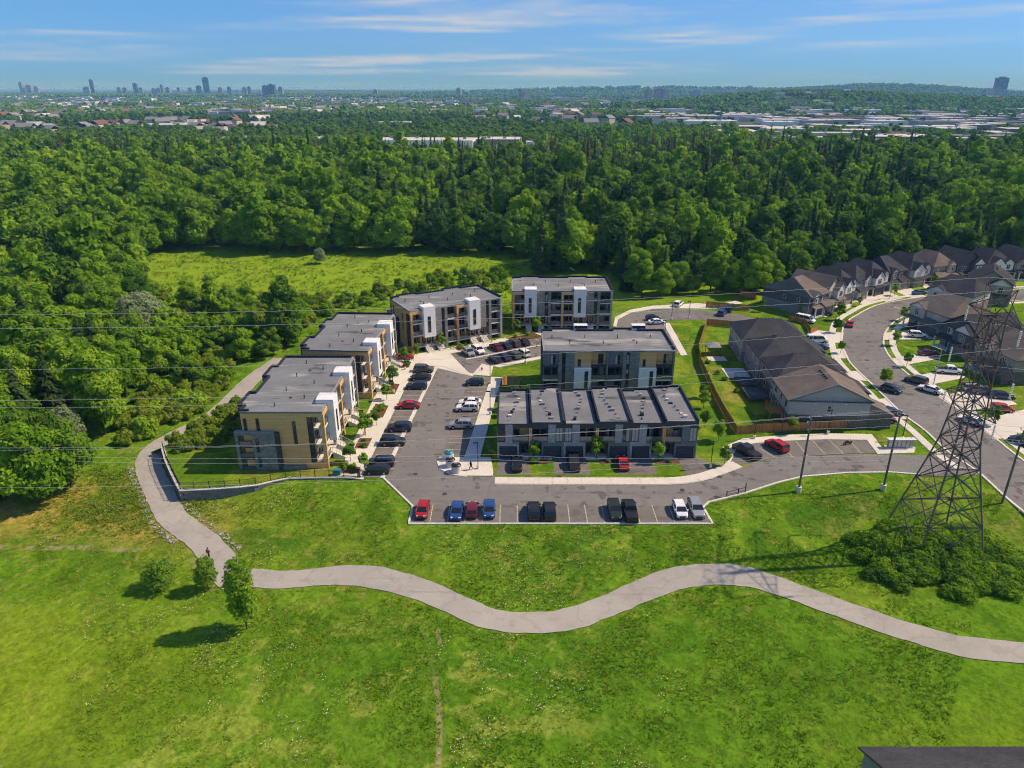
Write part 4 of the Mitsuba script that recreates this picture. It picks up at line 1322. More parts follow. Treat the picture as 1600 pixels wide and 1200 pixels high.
for k in range(5):
    for v in range(3):
        s = 100 + 10 * k + v
        if k < 3:
            hh, rr = (12.5, 4.6, 0) [0] + v * 1.6 - .8 * k, 4.6 - .35 * v
            near_mesh[k, v] = shape(broadleaf(s, hh, rr, 1.8, 11 + v, 4300, .40))
            mid_mesh[k, v] = broadleaf(s, hh, rr, 1.5, 9 + v, 1150, .70, 0)
            far_mesh[k, v] = broadleaf(s, hh, rr, 1.2, 7, 400, 1.15, 0)
        else:
            hh, rr = 13 + 1.5 * v, (3.1 if k == 3 else 2.3) - .15 * v
            near_mesh[k, v] = shape(conifer(s, hh, rr, 1.5 if k == 3 else 5, 3000, .75))
            mid_mesh[k, v] = conifer(s, hh, rr, 1.5 if k == 3 else 3.5, 900, 1.15, 6)
            far_mesh[k, v] = conifer(s, hh, rr, 1.5 if k == 3 else 4, 300, 1.6, 5)
small_trunk = shape(trunk(4.4, .12, 9))
trunk_mesh = [shape(trunk(12 + v, .22, v)) for v in range(3)]
order = np.argsort(np.hypot(_x, _y) + np.where(_y > 300, 500, 0))
NEAR = set(order[:190].tolist())
_z = zt(_x, _y)
KIND_LABEL = ('bright green broadleaf tree', 'mid green broadleaf tree', 'dark broadleaf tree', 'dark conifer', 'slim brownish pine')
rot = np.random.default_rng(19).uniform(0, 360, len(_t))
groups_made = {}
wood_n = {}


def instanced(owner, gid, mesh, mat, T):
    if gid not in groups_made:
        groups_made[gid] = 1
        scene[gid] = {'type': 'shapegroup', 'tree': mikit.ply(mesh, mat)}
        if '_4_' in gid:
            scene[gid]['stem'] = mikit.ply(MB().tube((0, 0, -.3), (0, 0, 9), .26, 4, .14).mesh(), 'mat_bark')
    wood_n[owner] = wood_n.get(owner, 0) + 1
    scene[f'{owner}__{wood_n[owner]:03d}'] = {'type': 'instance', 'group': {'type': 'ref', 'id': gid}, 'to_world': T}


def tree(name, label, group, crown, mat, x, y, yaw, sc, v=0, hgt_big=True, bare=True):
    k = thing(name, label, 'tree', group)
    T = TF().translate([float(x), float(y), float(zt(np.array([x]), np.array([y]))[0])]).rotate([0, 0, 1], float(yaw)).scale(float(sc))
    if bare:
        put('trunk', trunk_mesh[v % 3] if hgt_big else small_trunk, 'mat_bark', k, T)
    put('crown', crown, mat, k, T)
    return k


for i in range(len(_t)):
    k, v = int(kind[i]), i % 3
    sc = float(_size[i])
    if i in NEAR:
        where = 'at the left edge of the photo' if _x[i] < -60 else 'behind the flats and houses'
        tree(('broadleaf_tree', 'broadleaf_tree', 'broadleaf_tree', 'conifer', 'pine_tree')[k], f'{KIND_LABEL[k]} in the dense wood {where}', f'{KIND_LABEL[k]}s of the wood {where}', near_mesh[k, v], 'mat_' + NAMES[k], _x[i], _y[i], rot[i], sc, v)
    else:
        d = math.hypot(_x[i], _y[i])
        T = TF().translate([float(_x[i]), float(_y[i]), float(_z[i])]).rotate([0, 0, 1], float(rot[i])).scale([sc, sc, sc * (.9 + .25 * float(_u[i]))])
        lod, M = ('mid', mid_mesh) if d < 470 else ('far', far_mesh)
        instanced('woodland' if k < 3 else 'pine_woodland', f'tree_{lod}_{k}_{v}', M[k, v], 'mat_' + NAMES[k], T)
tag('woodland', 'dense broadleaf woodland stretching back behind the flats', None, None, 'stuff')
tag('pine_woodland', 'dark conifers and brownish pine plantation within the woodland', None, None, 'stuff')

# belt of young trees and bushes between the wood, the meadow and the path
BELT = Polygon([(-70.88,112.12),(-70.93,120.01),(-68.3,126.92),(-62.46,134.09),(-61.03,154.17),(-57.29,165.66),(-55.78,172.74),(-56.42,193.1),(-50.51,207.84),(-40.74,214.45),(-41.2,221.97),(-57.62,221.75),(-73.74,220.56),(-98.73,226.85),(-121.53,231.55),(-103.32,196.11),(-90.14,164.45),(-82.07,140.95),(-75.24,122.57)])
_b = clear_of(scatter(BELT, 3.5, 31), PALE)
_bn = nz(_b, 14, 9)
_bu = np.random.default_rng(33).uniform(size=len(_b))
bush_mesh = [shape(bush(300 + i, 1.9, 2.7 + .5 * i, 620, .36)) for i in range(3)]
young = [shape(broadleaf(320 + i, 7.5 + i, 2.3, .8, 9, 1500, .38)) for i in range(3)]
pathpoly = LineString(PATH_B).buffer(3.6).union(LineString(PATH_A).buffer(3.2))
nb = 0
for i in np.argsort(_b[:, 1]):
    x, y = _b[i]
    if pathpoly.contains(Point(x, y)) or Polygon(TERRACE).contains(Point(x, y)):
        continue
    tall = _bn[i] > .505 and 138 < y < 206
    if nb > 150 and not tall:
        T = TF().translate([x, y, float(zt(np.array([x]), np.array([y]))[0])]).rotate([0, 0, 1], float(_bu[i] * 360)).scale(float(.7 + .6 * _bu[i]) * (.55 if y > 206 else 1))
        instanced('thicket', f'thicket_{i % 2}_{i % 3}', bush(340 + i % 2, 1.9, 3.0, 420, .42), ('mat_leaf_shrub', 'mat_leaf_bright', 'mat_leaf_shrub')[i % 3], T)
        continue
    nb += 1
    if tall:
        m = 'leaf_mid' if _bu[i] < .5 else 'leaf_bright'
        tree('young_tree', f"{'mid' if _bu[i] < .5 else 'bright'} green young tree among the bushes between meadow and flats", f"{'mid' if _bu[i] < .5 else 'bright'} green young trees between meadow and flats", young[i % 3], 'mat_' + m, x, y, _bu[i] * 900, .7 + .55 * _bu[i], i, False)
    else:
        k = thing('bush', 'yellow green bush in the thicket between the wood and the path', 'bush', 'yellow green bushes of the thicket')
        put('foliage', bush_mesh[i % 3], 'mat_leaf_shrub' if _bu[i] < .65 else 'mat_leaf_bright', k, TF().translate([x, y, float(zt(np.array([x]), np.array([y]))[0])]).rotate([0, 0, 1], float(_bu[i] * 360)).scale(float(.65 + .6 * _bu[i])))
_s2 = scatter(Polygon([(-72.61,115.95),(-70.44,119),(-68.05,126.37),(-61.68,133.46),(-62.29,141.47),(-67.28,146.44),(-73.26,138.04),(-78.25,134.29),(-77.42,125.88)]), 2.3, 63)
for i, (x, y) in enumerate(_s2):
    if not pathpoly.contains(Point(x, y)):
        T = TF().translate([float(x), float(y), float(zt(np.array([x]), np.array([y]))[0])]).rotate([0, 0, 1], float(i * 67 % 360)).scale(float(.62 + .4 * ((i * 31) % 10) / 10))
        instanced('thicket', f'sumac_{i % 2}', bush(350 + i % 2, 1.8, 2.8, 520, .34), 'mat_leaf_shrub', T)
tag('thicket', 'low leafy thicket filling the gaps between the young trees', None, None, 'stuff')

# trees with a look of their own
pale = [shape(broadleaf(400, 8.2, 4.2, .4, 22, 4600, .30, core=.6)), shape(broadleaf(401, 9, 3.0, .8, 20, 3600, .28, core=.6))]
for px_, v, sc, lab in (((-98.9,180.03), 0, 1.55, 'silvery pale round willow standing out of the green wood'), ((-82.27,117.22), 1, 1.0, 'pale grey green tree at the front of the left wood'), ((-72.99,266.85), 1, .7, 'small pale tree alone on the meadow edge')):
    tree('pale_tree', lab, None, pale[v], 'mat_leaf_pale', *px_, 20, sc, 0, False)
poplar = shape(broadleaf(410, 15, 3.4, 1.0, 14, 3000, .46))
tree('poplar', 'tall light green poplar behind the second left block', None, poplar, 'mat_leaf_mid', *(-58.73,173.81), 50, 1.32)
tree('poplar', 'slimmer light green poplar at the meadow edge left of centre', None, poplar, 'mat_leaf_bright', *(-94.59,216.24), 120, .62)
small = [shape(broadleaf(420, 11.8, 1.75, .8, 34, 3000, .22, core=.5)), shape(broadleaf(421, 5.6, 1.45, .4, 18, 1500, .2, core=.52)), shape(broadleaf(422, 4.2, 2.0, .15, 18, 1300, .2, core=.5, squash=.8))]
tree('meadow_tree', 'tallest of the three young trees in the meadow, nearest the camera', None, small[0], 'mat_leaf_bright', *(-32.77,69.41), 0, 1.0, 0, False)
tree('meadow_tree', 'middle of three young trees, beside the path bend', None, small[1], 'mat_leaf_mid', *(-40.5,76.98), 40, 1.0, 0, False)
tree('meadow_tree', 'round bushy tree leftmost of three in the meadow', None, small[2], 'mat_leaf_mid', *(-46.98,77.34), 80, 1.05, 0, False)

# hedge behind the garages, bushes behind the flats
hedge = shape(broadleaf(430, 4.6, 1.5, .1, 8, 900, .34))
for i in range(7):
    k = thing('hedge_tree', 'dark upright hedge tree in the gap left of the middle block', 'tree', 'dark hedge trees left of the middle block')
    put('foliage', hedge, 'mat_leaf_dark', k, place(-.2 + (i % 4) * 1.55, 127.5 + (i // 4) * 3.2, 0, i * 50, .9 + .05 * i))
_bb = scatter(Polygon([(-64.78,210.32),(-42.86,229.48),(-22.83,248.77),(-4.67,254.91),(-0.91,247.52),(-0.8,215.77),(-6.46,233.3),(-32.92,221.68),(-46.57,207.61)]), 4.4, 41)
for i, (x, y) in enumerate(_bb):
    k = thing('bush', 'round green bush on the rough grass behind the slanted flats', 'bush', 'round bushes behind the slanted flats')
    put('foliage', bush_mesh[i % 3], ('mat_leaf_bright', 'mat_leaf_mid', 'mat_leaf_shrub')[i % 3], k, place(float(x), float(y), float(zt(np.array([x]), np.array([y]))[0]), i * 77, .6 + .5 * ((i * 37) % 10) / 10))

# sumac on the terrace between path and nearest block
_sm = scatter(Polygon([(-61.67,113.86),(-60.76,121.13),(-58.12,128.59),(-57.37,136.2),(-53.14,122.23),(-52.67,116.37),(-55.66,113.86),(-58.8,110.96)]), 1.75, 47)
for i, (x, y) in enumerate(_sm):
    k = thing('bush', 'yellow green bush on the terrace between the path and the nearest block', 'bush', 'yellow green bushes on the terrace')
    put('foliage', bush_mesh[i % 3], 'mat_leaf_shrub', k, place(float(x), float(y), -.3, i * 61, .55 + .3 * ((i * 29) % 10) / 10))

# overgrown mound at the pylon's feet
_pm = np.random.default_rng(51)
pyl = shape(broadleaf(440, 1.7, 1.6, .02, 12, 900, .19, 0, .6, squash=.7))
for i in range(130):
    a, q = _pm.uniform(0, 6.28), _pm.uniform(0, 1) ** .5
    x, y = 61.0 + 12.0 * q * math.cos(a), 83.2 + 7.6 * q * math.sin(a)
    k = thing('bush', 'low tangled bush in the overgrown mound under the pylon', 'bush', 'tangled bushes under the pylon')
    put('foliage', pyl, 'mat_leaf_bright' if i % 3 else 'mat_leaf_mid', k, TF().translate([x, y, float(zt(np.array([x]), np.array([y]))[0]) - .1]).rotate([0, 0, 1], i * 47).scale([1.15 + .3 * ((i * 7) % 5) / 5, 1.1, .8 + .95 * (1 - q) + .25 * ((i * 11) % 4) / 4]))
for i in range(26):
    x, y = 69 + _pm.uniform(-2, 13), 75.5 + _pm.normal() * 2.0
    k = thing('weed_clump', 'pale weedy clump at the right foot of the pylon mound', 'bush', 'pale weeds beside the pylon mound')
    put('foliage', pyl, 'mat_leaf_shrub', k, TF().translate([x, y, float(zt(np.array([x]), np.array([y]))[0]) - .15]).rotate([0, 0, 1], i * 31).scale([1.0, 1.0, .55]))

# saplings and planting along streets and paths
sap = [shape(broadleaf(450 + i, 3.6 + .5 * i, .95 + .15 * i, 1.1, 7, 620, .24)) for i in range(3)]
saptrunk = shape(MB().tube((0, 0, -.2), (0, 0, 2.2), .06, 5, .04))
SAPS = [((-3.37,110.02), 'left of the garage row'), ((3.8,109.32), 'between the first and second garage drive'), ((14.77,109.56), 'between the second and third garage drive'), ((25.34,108.64), 'between the third and last garage drive'),
        ((39.95,136.2), 'nearest the middle block on the dry lawn'), ((38.8,131.05), 'second along the dry lawn by the fence'), ((36.85,122.23), 'third along the dry lawn by the fence'), ((37.86,116.37), 'at the corner of the board fence'), ((36.47,107.5), 'beside a lamp post at the last drive'),
        ((-25.01,105.73), 'at the foot of the nearest stair'), ((-28.01,108.64), 'beside the wood pier of the nearest block'), ((-27.2,118.45), 'in the second bed of the left forecourt'), ((-26.1,123.07), 'in the third bed of the left forecourt'), ((-26.11,135.21), 'in the fourth bed of the left forecourt'), ((-26.12,143.86), 'in the fifth bed of the left forecourt'), ((-25.46,157.24), 'at the inner corner of the forecourt'), ((-23.12,161.59), 'before the wood end of the slanted block'), ((-17.69,166.63), 'before the first stair of the slanted block'), ((1.36,179.14), 'left of the far block entrance'), ((6.47,179.67), 'at the middle of the far block front'),
        ((52.52,119.51), 'before the fence near the visitor stalls'), ((80.37,163.39), 'nearest the road on the outer verge'), ((85.9,179.14), 'on the outer verge under a street lamp'), ((91.53,190.39), 'by the lamp at the bend'), ((103.34,204.29), 'before the fourth house of the far row'), ((119.43,215.58), 'on the verge of the seventh house'), ((135.82,223.22), 'on the verge before the red car'), ((108.96,189.8), 'on the inner verge at the bend'), ((114.42,195.86), 'beside another on the inner verge'), ((96.64,169), 'under the double street lamp'), ((91.86,154.32), 'on the inner verge beside the maroon car'), ((80.89,142.41), 'on the verge beside the parked dark hatchback'), ((72.45,198.39), 'beside the dark end house'), ((82.42,195.24), 'in the corner garden of the end house'), ((92.65,123.35), 'right of the pylon on the house verge')]
for i, ((x, y), where) in enumerate(SAPS):
    k = thing('sapling', f'young street tree {where}', 'sapling')
    T = place(x, y, 0, i * 40, .85 + .1 * (i % 4))
    put('trunk', saptrunk, 'mat_bark', k, T)
    put('crown', sap[i % 3], 'mat_leaf_shrub' if 'visitor' in where else ('mat_leaf_bright' if i % 2 else 'mat_leaf_mid'), k, T)
shrublet = shape(bush(460, .55, .75, 150, .17, 0))
_sr = np.random.default_rng(61)
BEDS = [('bed by the nearest stairs', [(-29.2, 104.5), (-25.9, 104.5), (-25.8, 106.5), (-29.2, 108)]), ('second bed of the left forecourt', [(-28.4, 113.5), (-26.1, 113.5), (-25.9, 117.5), (-28.2, 117.5)]), ('third bed of the left forecourt', [(-28.2, 126.5), (-25.4, 126.5), (-25.2, 132), (-28, 133)]),
        ('fourth bed of the left forecourt', [(-27.6, 138), (-24.8, 138), (-24.6, 143.5), (-27.4, 144)]), ('bed at the inner corner of the forecourt', [(-27, 153), (-24, 153.5), (-23.8, 157), (-26.6, 158)]),
        ('bed between the stairs of the slanted block', [cloc(10.3, 1.4), cloc(14, 1.4), cloc(14, 4.2), cloc(10.6, 4.2)]), ('bed right of the slanted block', [cloc(25.5, 1.5), cloc(34, 1.5), cloc(34.5, 5), cloc(26, 5)]), ('bed left of the garage drives', [(3.0, 107.9), (6.2, 107.9), (6.2, 109.3), (3.0, 109.3)]), ('bed between the garage drives', [(15.3, 107.9), (17.7, 107.9), (17.7, 109.3), (15.3, 109.3)]), ('bed before the last drive', [(24.9, 107.9), (29.0, 107.9), (29.0, 109.3), (24.9, 109.3)])]
for lab, poly in BEDS:
    b = struct('planting_bed', MB().prism(poly, -.05, .15), 'mat_mulch', 'brown mulch ' + lab)
    P = Polygon(poly)
    x0, y0, x1, y1 = P.bounds
    for i in range(7):
        x, y = _sr.uniform(x0, x1), _sr.uniform(y0, y1)
        if P.buffer(-.3).contains(Point(x, y)):
            k = thing('garden_shrub', 'small green shrub in the ' + lab, 'shrub', 'small shrubs in the ' + lab)
            put('foliage', shrublet, random.choice(['mat_leaf_shrub', 'mat_leaf_bright', 'mat_leaf_mid']), k, place(x, y, .1, i * 50, .7 + .6 * _sr.uniform()))


# grass tufts of the near meadow: uncountable
def tufts(n, seed, box_, hmin, hmax, dens, width):
    rng = np.random.default_rng(seed)
    x = rng.uniform(box_[0], box_[1], n)
    y = rng.uniform(box_[2], box_[3], n)
    p = np.c_[x, y]
    d = nz(p, 5.0, seed) * .6 + nz(p, 1.3, seed + 1) * .4
    ok = (np.abs(x) < 4 + .76 * y) & (d > dens)
    edge = np.minimum.reduce([x - box_[0], box_[1] - x, y - box_[2], box_[3] - y])
    ok &= ~shapely.contains_xy(_avoid, x, y) & (rng.uniform(size=n) < np.clip(edge / 8, 0, 1))
    p, d = p[ok], d[ok]
    n = len(p)
    z = zt(p[:, 0], p[:, 1]) - .05
    out = []
    for b in range(4):
        a = rng.uniform(0, 6.28, n)
        h = rng.uniform(hmin, hmax, n) * (.6 + 1.2 * np.clip((d - dens) / .25, 0, 1))
        o = np.c_[np.cos(a), np.sin(a)] * (.12 * rng.uniform(.3, 1, n))[:, None]
        w = np.c_[-np.sin(a), np.cos(a)] * (width * rng.uniform(.6, 1.3, n))[:, None]
        base = np.c_[p + o, z]
        tip = np.c_[p + o * (1 + 2.2 * h[:, None] / .12 * .12) + o / .12 * h[:, None] * 1.1, z + h]
        out.append(np.stack([np.c_[base[:, :2] + w, z], np.c_[base[:, :2] - w, z], tip], 1).reshape(-1, 3))
    v = np.vstack(out)
    return MB().add(v, np.arange(len(v)).reshape(-1, 3)).mesh(), p


_avoid = shapely.union_all([LineString(PATH_A).buffer(2.2), LineString(PATH_B).buffer(2.5), ROAD.buffer(.3), STREET.buffer(.3), Polygon(TERRACE), shapely.box(-15.6, 89.6, 30, 96), LineString([(-6.6, 68), (-6.9, 40)]).buffer(.5)])
_g, _gp = tufts(90000, 71, (-85, 85, 44, 104), .08, .24, .44, .075)
struct('meadow_grass', _g, 'mat_leaf_tuft', 'long rough grass tufts over the near meadow', kind='stuff')
_r = np.random.default_rng(77)
_fp = _gp[(nz(_gp, 6, 81) > .57) & (_gp[:, 0] < 20)]
_fp = _fp[_r.permutation(len(_fp))[:3000]]
_fz = zt(_fp[:, 0], _fp[:, 1]) + _r.uniform(.2, .42, len(_fp))
_v, _f = tri_leaves(np.c_[_fp, _fz], np.tile([0, 0, 1.0], (len(_fp), 1)) + _r.normal(size=(len(_fp), 3)) * .3, .10, _r, 1.0)
struct('wild_flowers', trimesh.Trimesh(_v, _f, process=False), 'mat_flower', 'scattered pale wild flowers in the near meadow', kind='stuff')
_g2, _ = tufts(9000, 73, (-75, -46, 88, 112), .15, .4, .40, .10)
struct('dry_weeds', _g2, 'mat_leaf_shrub', 'yellowing weeds on the dry ground left of the path', kind='stuff')
_avoid = shapely.union_all([LineString(PATH_B).buffer(2.5), BELT.buffer(-8)])
_g3, _ = tufts(15000, 75, (-190, 10, 165, 300), .3, .8, .45, .22)
struct('meadow_grass', _g3, 'mat_leaf_tuft', 'tall reedy grass of the wet meadow behind the flats', kind='stuff')

# ---------------------------------------------------------------- vehicles
def loft(profile, slices):
    """Side profile (x, z) swept across slices (y, scale about the profile's centre)."""
    P = np.array(profile, float)
    c = P.mean(0)
    n = len(P)
    m = MB()
    v = []
    for y, s in slices:
        q = c + (P - c) * s
        v.append(np.c_[q[:, 0], np.full(n, y), q[:, 1]])
    V = np.vstack(v)
    i = np.arange(n)
    j = (i + 1) % n
    f = [np.vstack([np.c_[i + a * n, j + a * n, j + (a + 1) * n], np.c_[i + a * n, j + (a + 1) * n, i + (a + 1) * n]]) for a in range(len(slices) - 1)]
    k = len(slices) - 1
    a0, a1 = len(V), len(V) + 1
    V = np.vstack([V, [[c[0], slices[0][0], c[1]], [c[0], slices[-1][0], c[1]]]])
    f += [np.c_[j, i, i * 0 + a0], np.c_[i + k * n, j + k * n, i * 0 + a1]]
    return m.add(V, np.vstack(f))


KINDS = {   # L, W, lower profile, greenhouse profile
    'suv': (4.65, 1.88, [(-2.3, .42), (-2.32, .72), (-2.26, 1.02), (-1.9, 1.10), (.9, 1.10), (1.85, 1.0), (2.2, .84), (2.32, .60), (2.26, .34), (-2.2, .34)], [(-2.2, 1.05), (-1.92, 1.60), (-1.2, 1.69), (.1, 1.67), (.45, 1.58), (1.15, 1.06)]),
    'sedan': (4.75, 1.83, [(-2.36, .45), (-2.36, .85), (-2.1, .98), (-1.5, 1.0), (1.0, .95), (1.9, .84), (2.28, .70), (2.38, .5), (2.3, .30), (-2.25, .30)], [(-1.85, .96), (-1.05, 1.38), (-.4, 1.45), (.2, 1.43), (.5, 1.34), (1.3, .92)]),
    'hatch': (4.2, 1.78, [(-2.08, .42), (-2.1, .75), (-2.02, 1.0), (-1.6, 1.03), (.95, 1.0), (1.7, .88), (2.0, .74), (2.1, .5), (2.02, .32), (-2.0, .32)], [(-1.98, .98), (-1.6, 1.42), (-.8, 1.52), (.2, 1.49), (.5, 1.40), (1.25, .96)]),
    'pickup': (5.7, 1.98, [(-2.85, .55), (-2.87, 1.12), (-.7, 1.14), (-.6, 1.2), (1.1, 1.18), (2.4, 1.1), (2.75, .98), (2.85, .7), (2.78, .45), (-2.8, .45)], [(-.72, 1.15), (-.6, 1.78), (-.2, 1.86), (.75, 1.84), (1.0, 1.76), (1.55, 1.14)]),
    'van': (5.3, 1.98, [(-2.62, .42), (-2.64, 1.1), (-2.6, 1.2), (1.4, 1.15), (2.2, .98), (2.55, .8), (2.64, .55), (2.55, .36), (-2.55, .36)], [(-2.58, 1.15), (-2.5, 1.95), (-2.2, 2.05), (.7, 2.02), (1.05, 1.92), (1.85, 1.08)]),
}


def tyre_mesh(r=.345, w=.24):
    m = MB()
    n = 14
    t = np.arange(n) * 2 * np.pi / n
    rings = [(-w / 2, r * .62), (-w / 2, r * .93), (-w * .38, r), (w * .38, r), (w / 2, r * .93), (w / 2, r * .62)]
    V = np.vstack([np.c_[np.cos(t) * q, np.full(n, y), np.sin(t) * q] for y, q in rings])
    i = np.arange(n)
    j = (i + 1) % n
    f = [np.vstack([np.c_[i + a * n, j + a * n, j + (a + 1) * n], np.c_[i + a * n, j + (a + 1) * n, i + (a + 1) * n]]) for a in range(5)]
    return m.add(V, np.vstack(f))


TYRE = shape(tyre_mesh())
RIM = shape(MB().tube((0, -.10, 0), (0, .10, 0), .215, 10))
CARM = {}
for _k, (L, W, lo, gr) in KINDS.items():
    h = W / 2
    body = loft(lo, [(-h, .93), (-h + .05, .985), (-h + .16, 1.0), (h - .16, 1.0), (h - .05, .985), (h, .93)])
    g = np.array(gr)
    zt0, zb = g[:, 1].max(), g[:, 1].min()

    def tumble(mb, zb=zb, z1=zt0, h=h):
        for q in mb.v:
            k = np.clip((q[:, 2] - zb) / (z1 - zb), 0, 1)
            q[:, 1] *= 1 - .19 * k
        return mb
    glass = tumble(loft(gr, [(-h * .95, 1.0), (h * .95, 1.0)]))
    top = [p for p in gr if p[1] > zb + .72 * (zt0 - zb)]
    roof = MB()
    xs = [p[0] for p in top]
    for a, b in zip(top[:-1], top[1:]):
        ka, kb = [(p[1] - zb) / (zt0 - zb) for p in (a, b)]
        ya, yb = h * .95 * (1 - .19 * ka) + .012, h * .95 * (1 - .19 * kb) + .012
        roof.poly([(a[0], -ya, a[1] + .012), (b[0], -yb, b[1] + .012), (b[0], yb, b[1] + .012), (a[0], ya, a[1] + .012)][::-1 if a[0] < b[0] else 1])
    for s in (-1, 1):   # pillars
        y0, y1 = s * h * .955, s * h * .955 * .81
        for p, q in ((gr[0], top[0]), (gr[-1], top[-1])):
            roof.tube((p[0], y0, p[1]), (q[0], y1, q[1] + .005), .05, 4)
        xm = (top[0][0] + top[-1][0]) / 2 - .05
        for x in ((xm, ) if _k in ('sedan', 'hatch', 'pickup') else (xm + .35, xm - .75)):
            roof.tube((x, y0, zb), (x, y1 * 1.005, zt0 - .02), .045, 4)
        roof.tube((top[0][0], y1, top[0][1]), (top[-1][0], y1, top[-1][1]), .04, 4)
        mx = gr[-1][0] - .28
        roof.box(mx - .09, mx + .09, min(s * (h * .97), s * (h + .18)), max(s * (h * .97), s * (h + .18)), zb + .02, zb + .18)
    for q in body.v:
        k = np.abs(q[:, 0]) / (L / 2)
        q[:, 1] *= 1 - .10 * k ** 5
    bodyall = MB()
    for mb in (body, roof):
        for v_, f_ in zip(mb.v, mb.f):
            pass
    bm, rm = body.mesh(), roof.mesh()
    bodyall.add(bm.vertices, bm.faces).add(rm.vertices, rm.faces)
    trim = MB().box(-L / 2 + .12, L / 2 - .12, -h + .06, h - .06, .2, .42)
    nose = gr and max(p[0] for p in lo)
    trim.box(nose - .06, nose + .012, -h * .5, h * .5, .42, .66)
    wx = L * .295
    for sx in (-1, 1):
        for sy in (-1, 1):
            trim.tube((sx * wx, sy * (h - .13), .36), (sx * wx, sy * (h + .003), .36), .405, 12)
    if _k == 'pickup':
        trim.box(-2.78, -.76, -h + .14, h - .14, 1.10, 1.165)
    front, rear = max(p[0] for p in lo), min(p[0] for p in lo)
    hl = shape(MB().box(front - .30, front - .055, -.12, .12, .69, .78))
    tl = shape(MB().box(rear - .012, rear + .1, -.11, .11, .76, .92))
    CARM[_k] = dict(body=shape(bodyall, 38), glass=shape(glass), trim=shape(trim), hl=hl, tl=tl, L=L, h=h, wx=wx, front=front, rear=rear)


def car(kind, color, xy, yaw, label, z=0.0):
    M = CARM[kind]
    k = thing('pickup_truck' if kind == 'pickup' else 'van' if kind == 'van' else 'parked_car', label, 'pickup' if kind == 'pickup' else 'van' if kind == 'van' else 'car')
    T = place(xy[0], xy[1], z + .035, yaw)
    put('body', M['body'], 'mat_car_' + color, k, T)
    put('window_glass', M['glass'], 'mat_glass', k, T)
    put('underbody', M['trim'], 'mat_black_metal', k, T)
    for sx in (1, -1):
        for sy in (1, -1):
            Tw = T @ TF().translate([sx * M['wx'], sy * (M['h'] - .10), .345])
            w = put('wheel', TYRE, 'mat_tyre', k, Tw)
            put('rim', RIM, 'mat_rim', w, Tw @ TF().translate([0, sy * .03, 0]))
    for sy in (1, -1):
        put('headlight', M['hl'], 'mat_lamp_white', k, T @ TF().translate([0, sy * (M['h'] - .36), 0]))
        put('tail_light', M['tl'], 'mat_lamp_red', k, T @ TF().translate([0, sy * (M['h'] - .34), 0]))
    return k


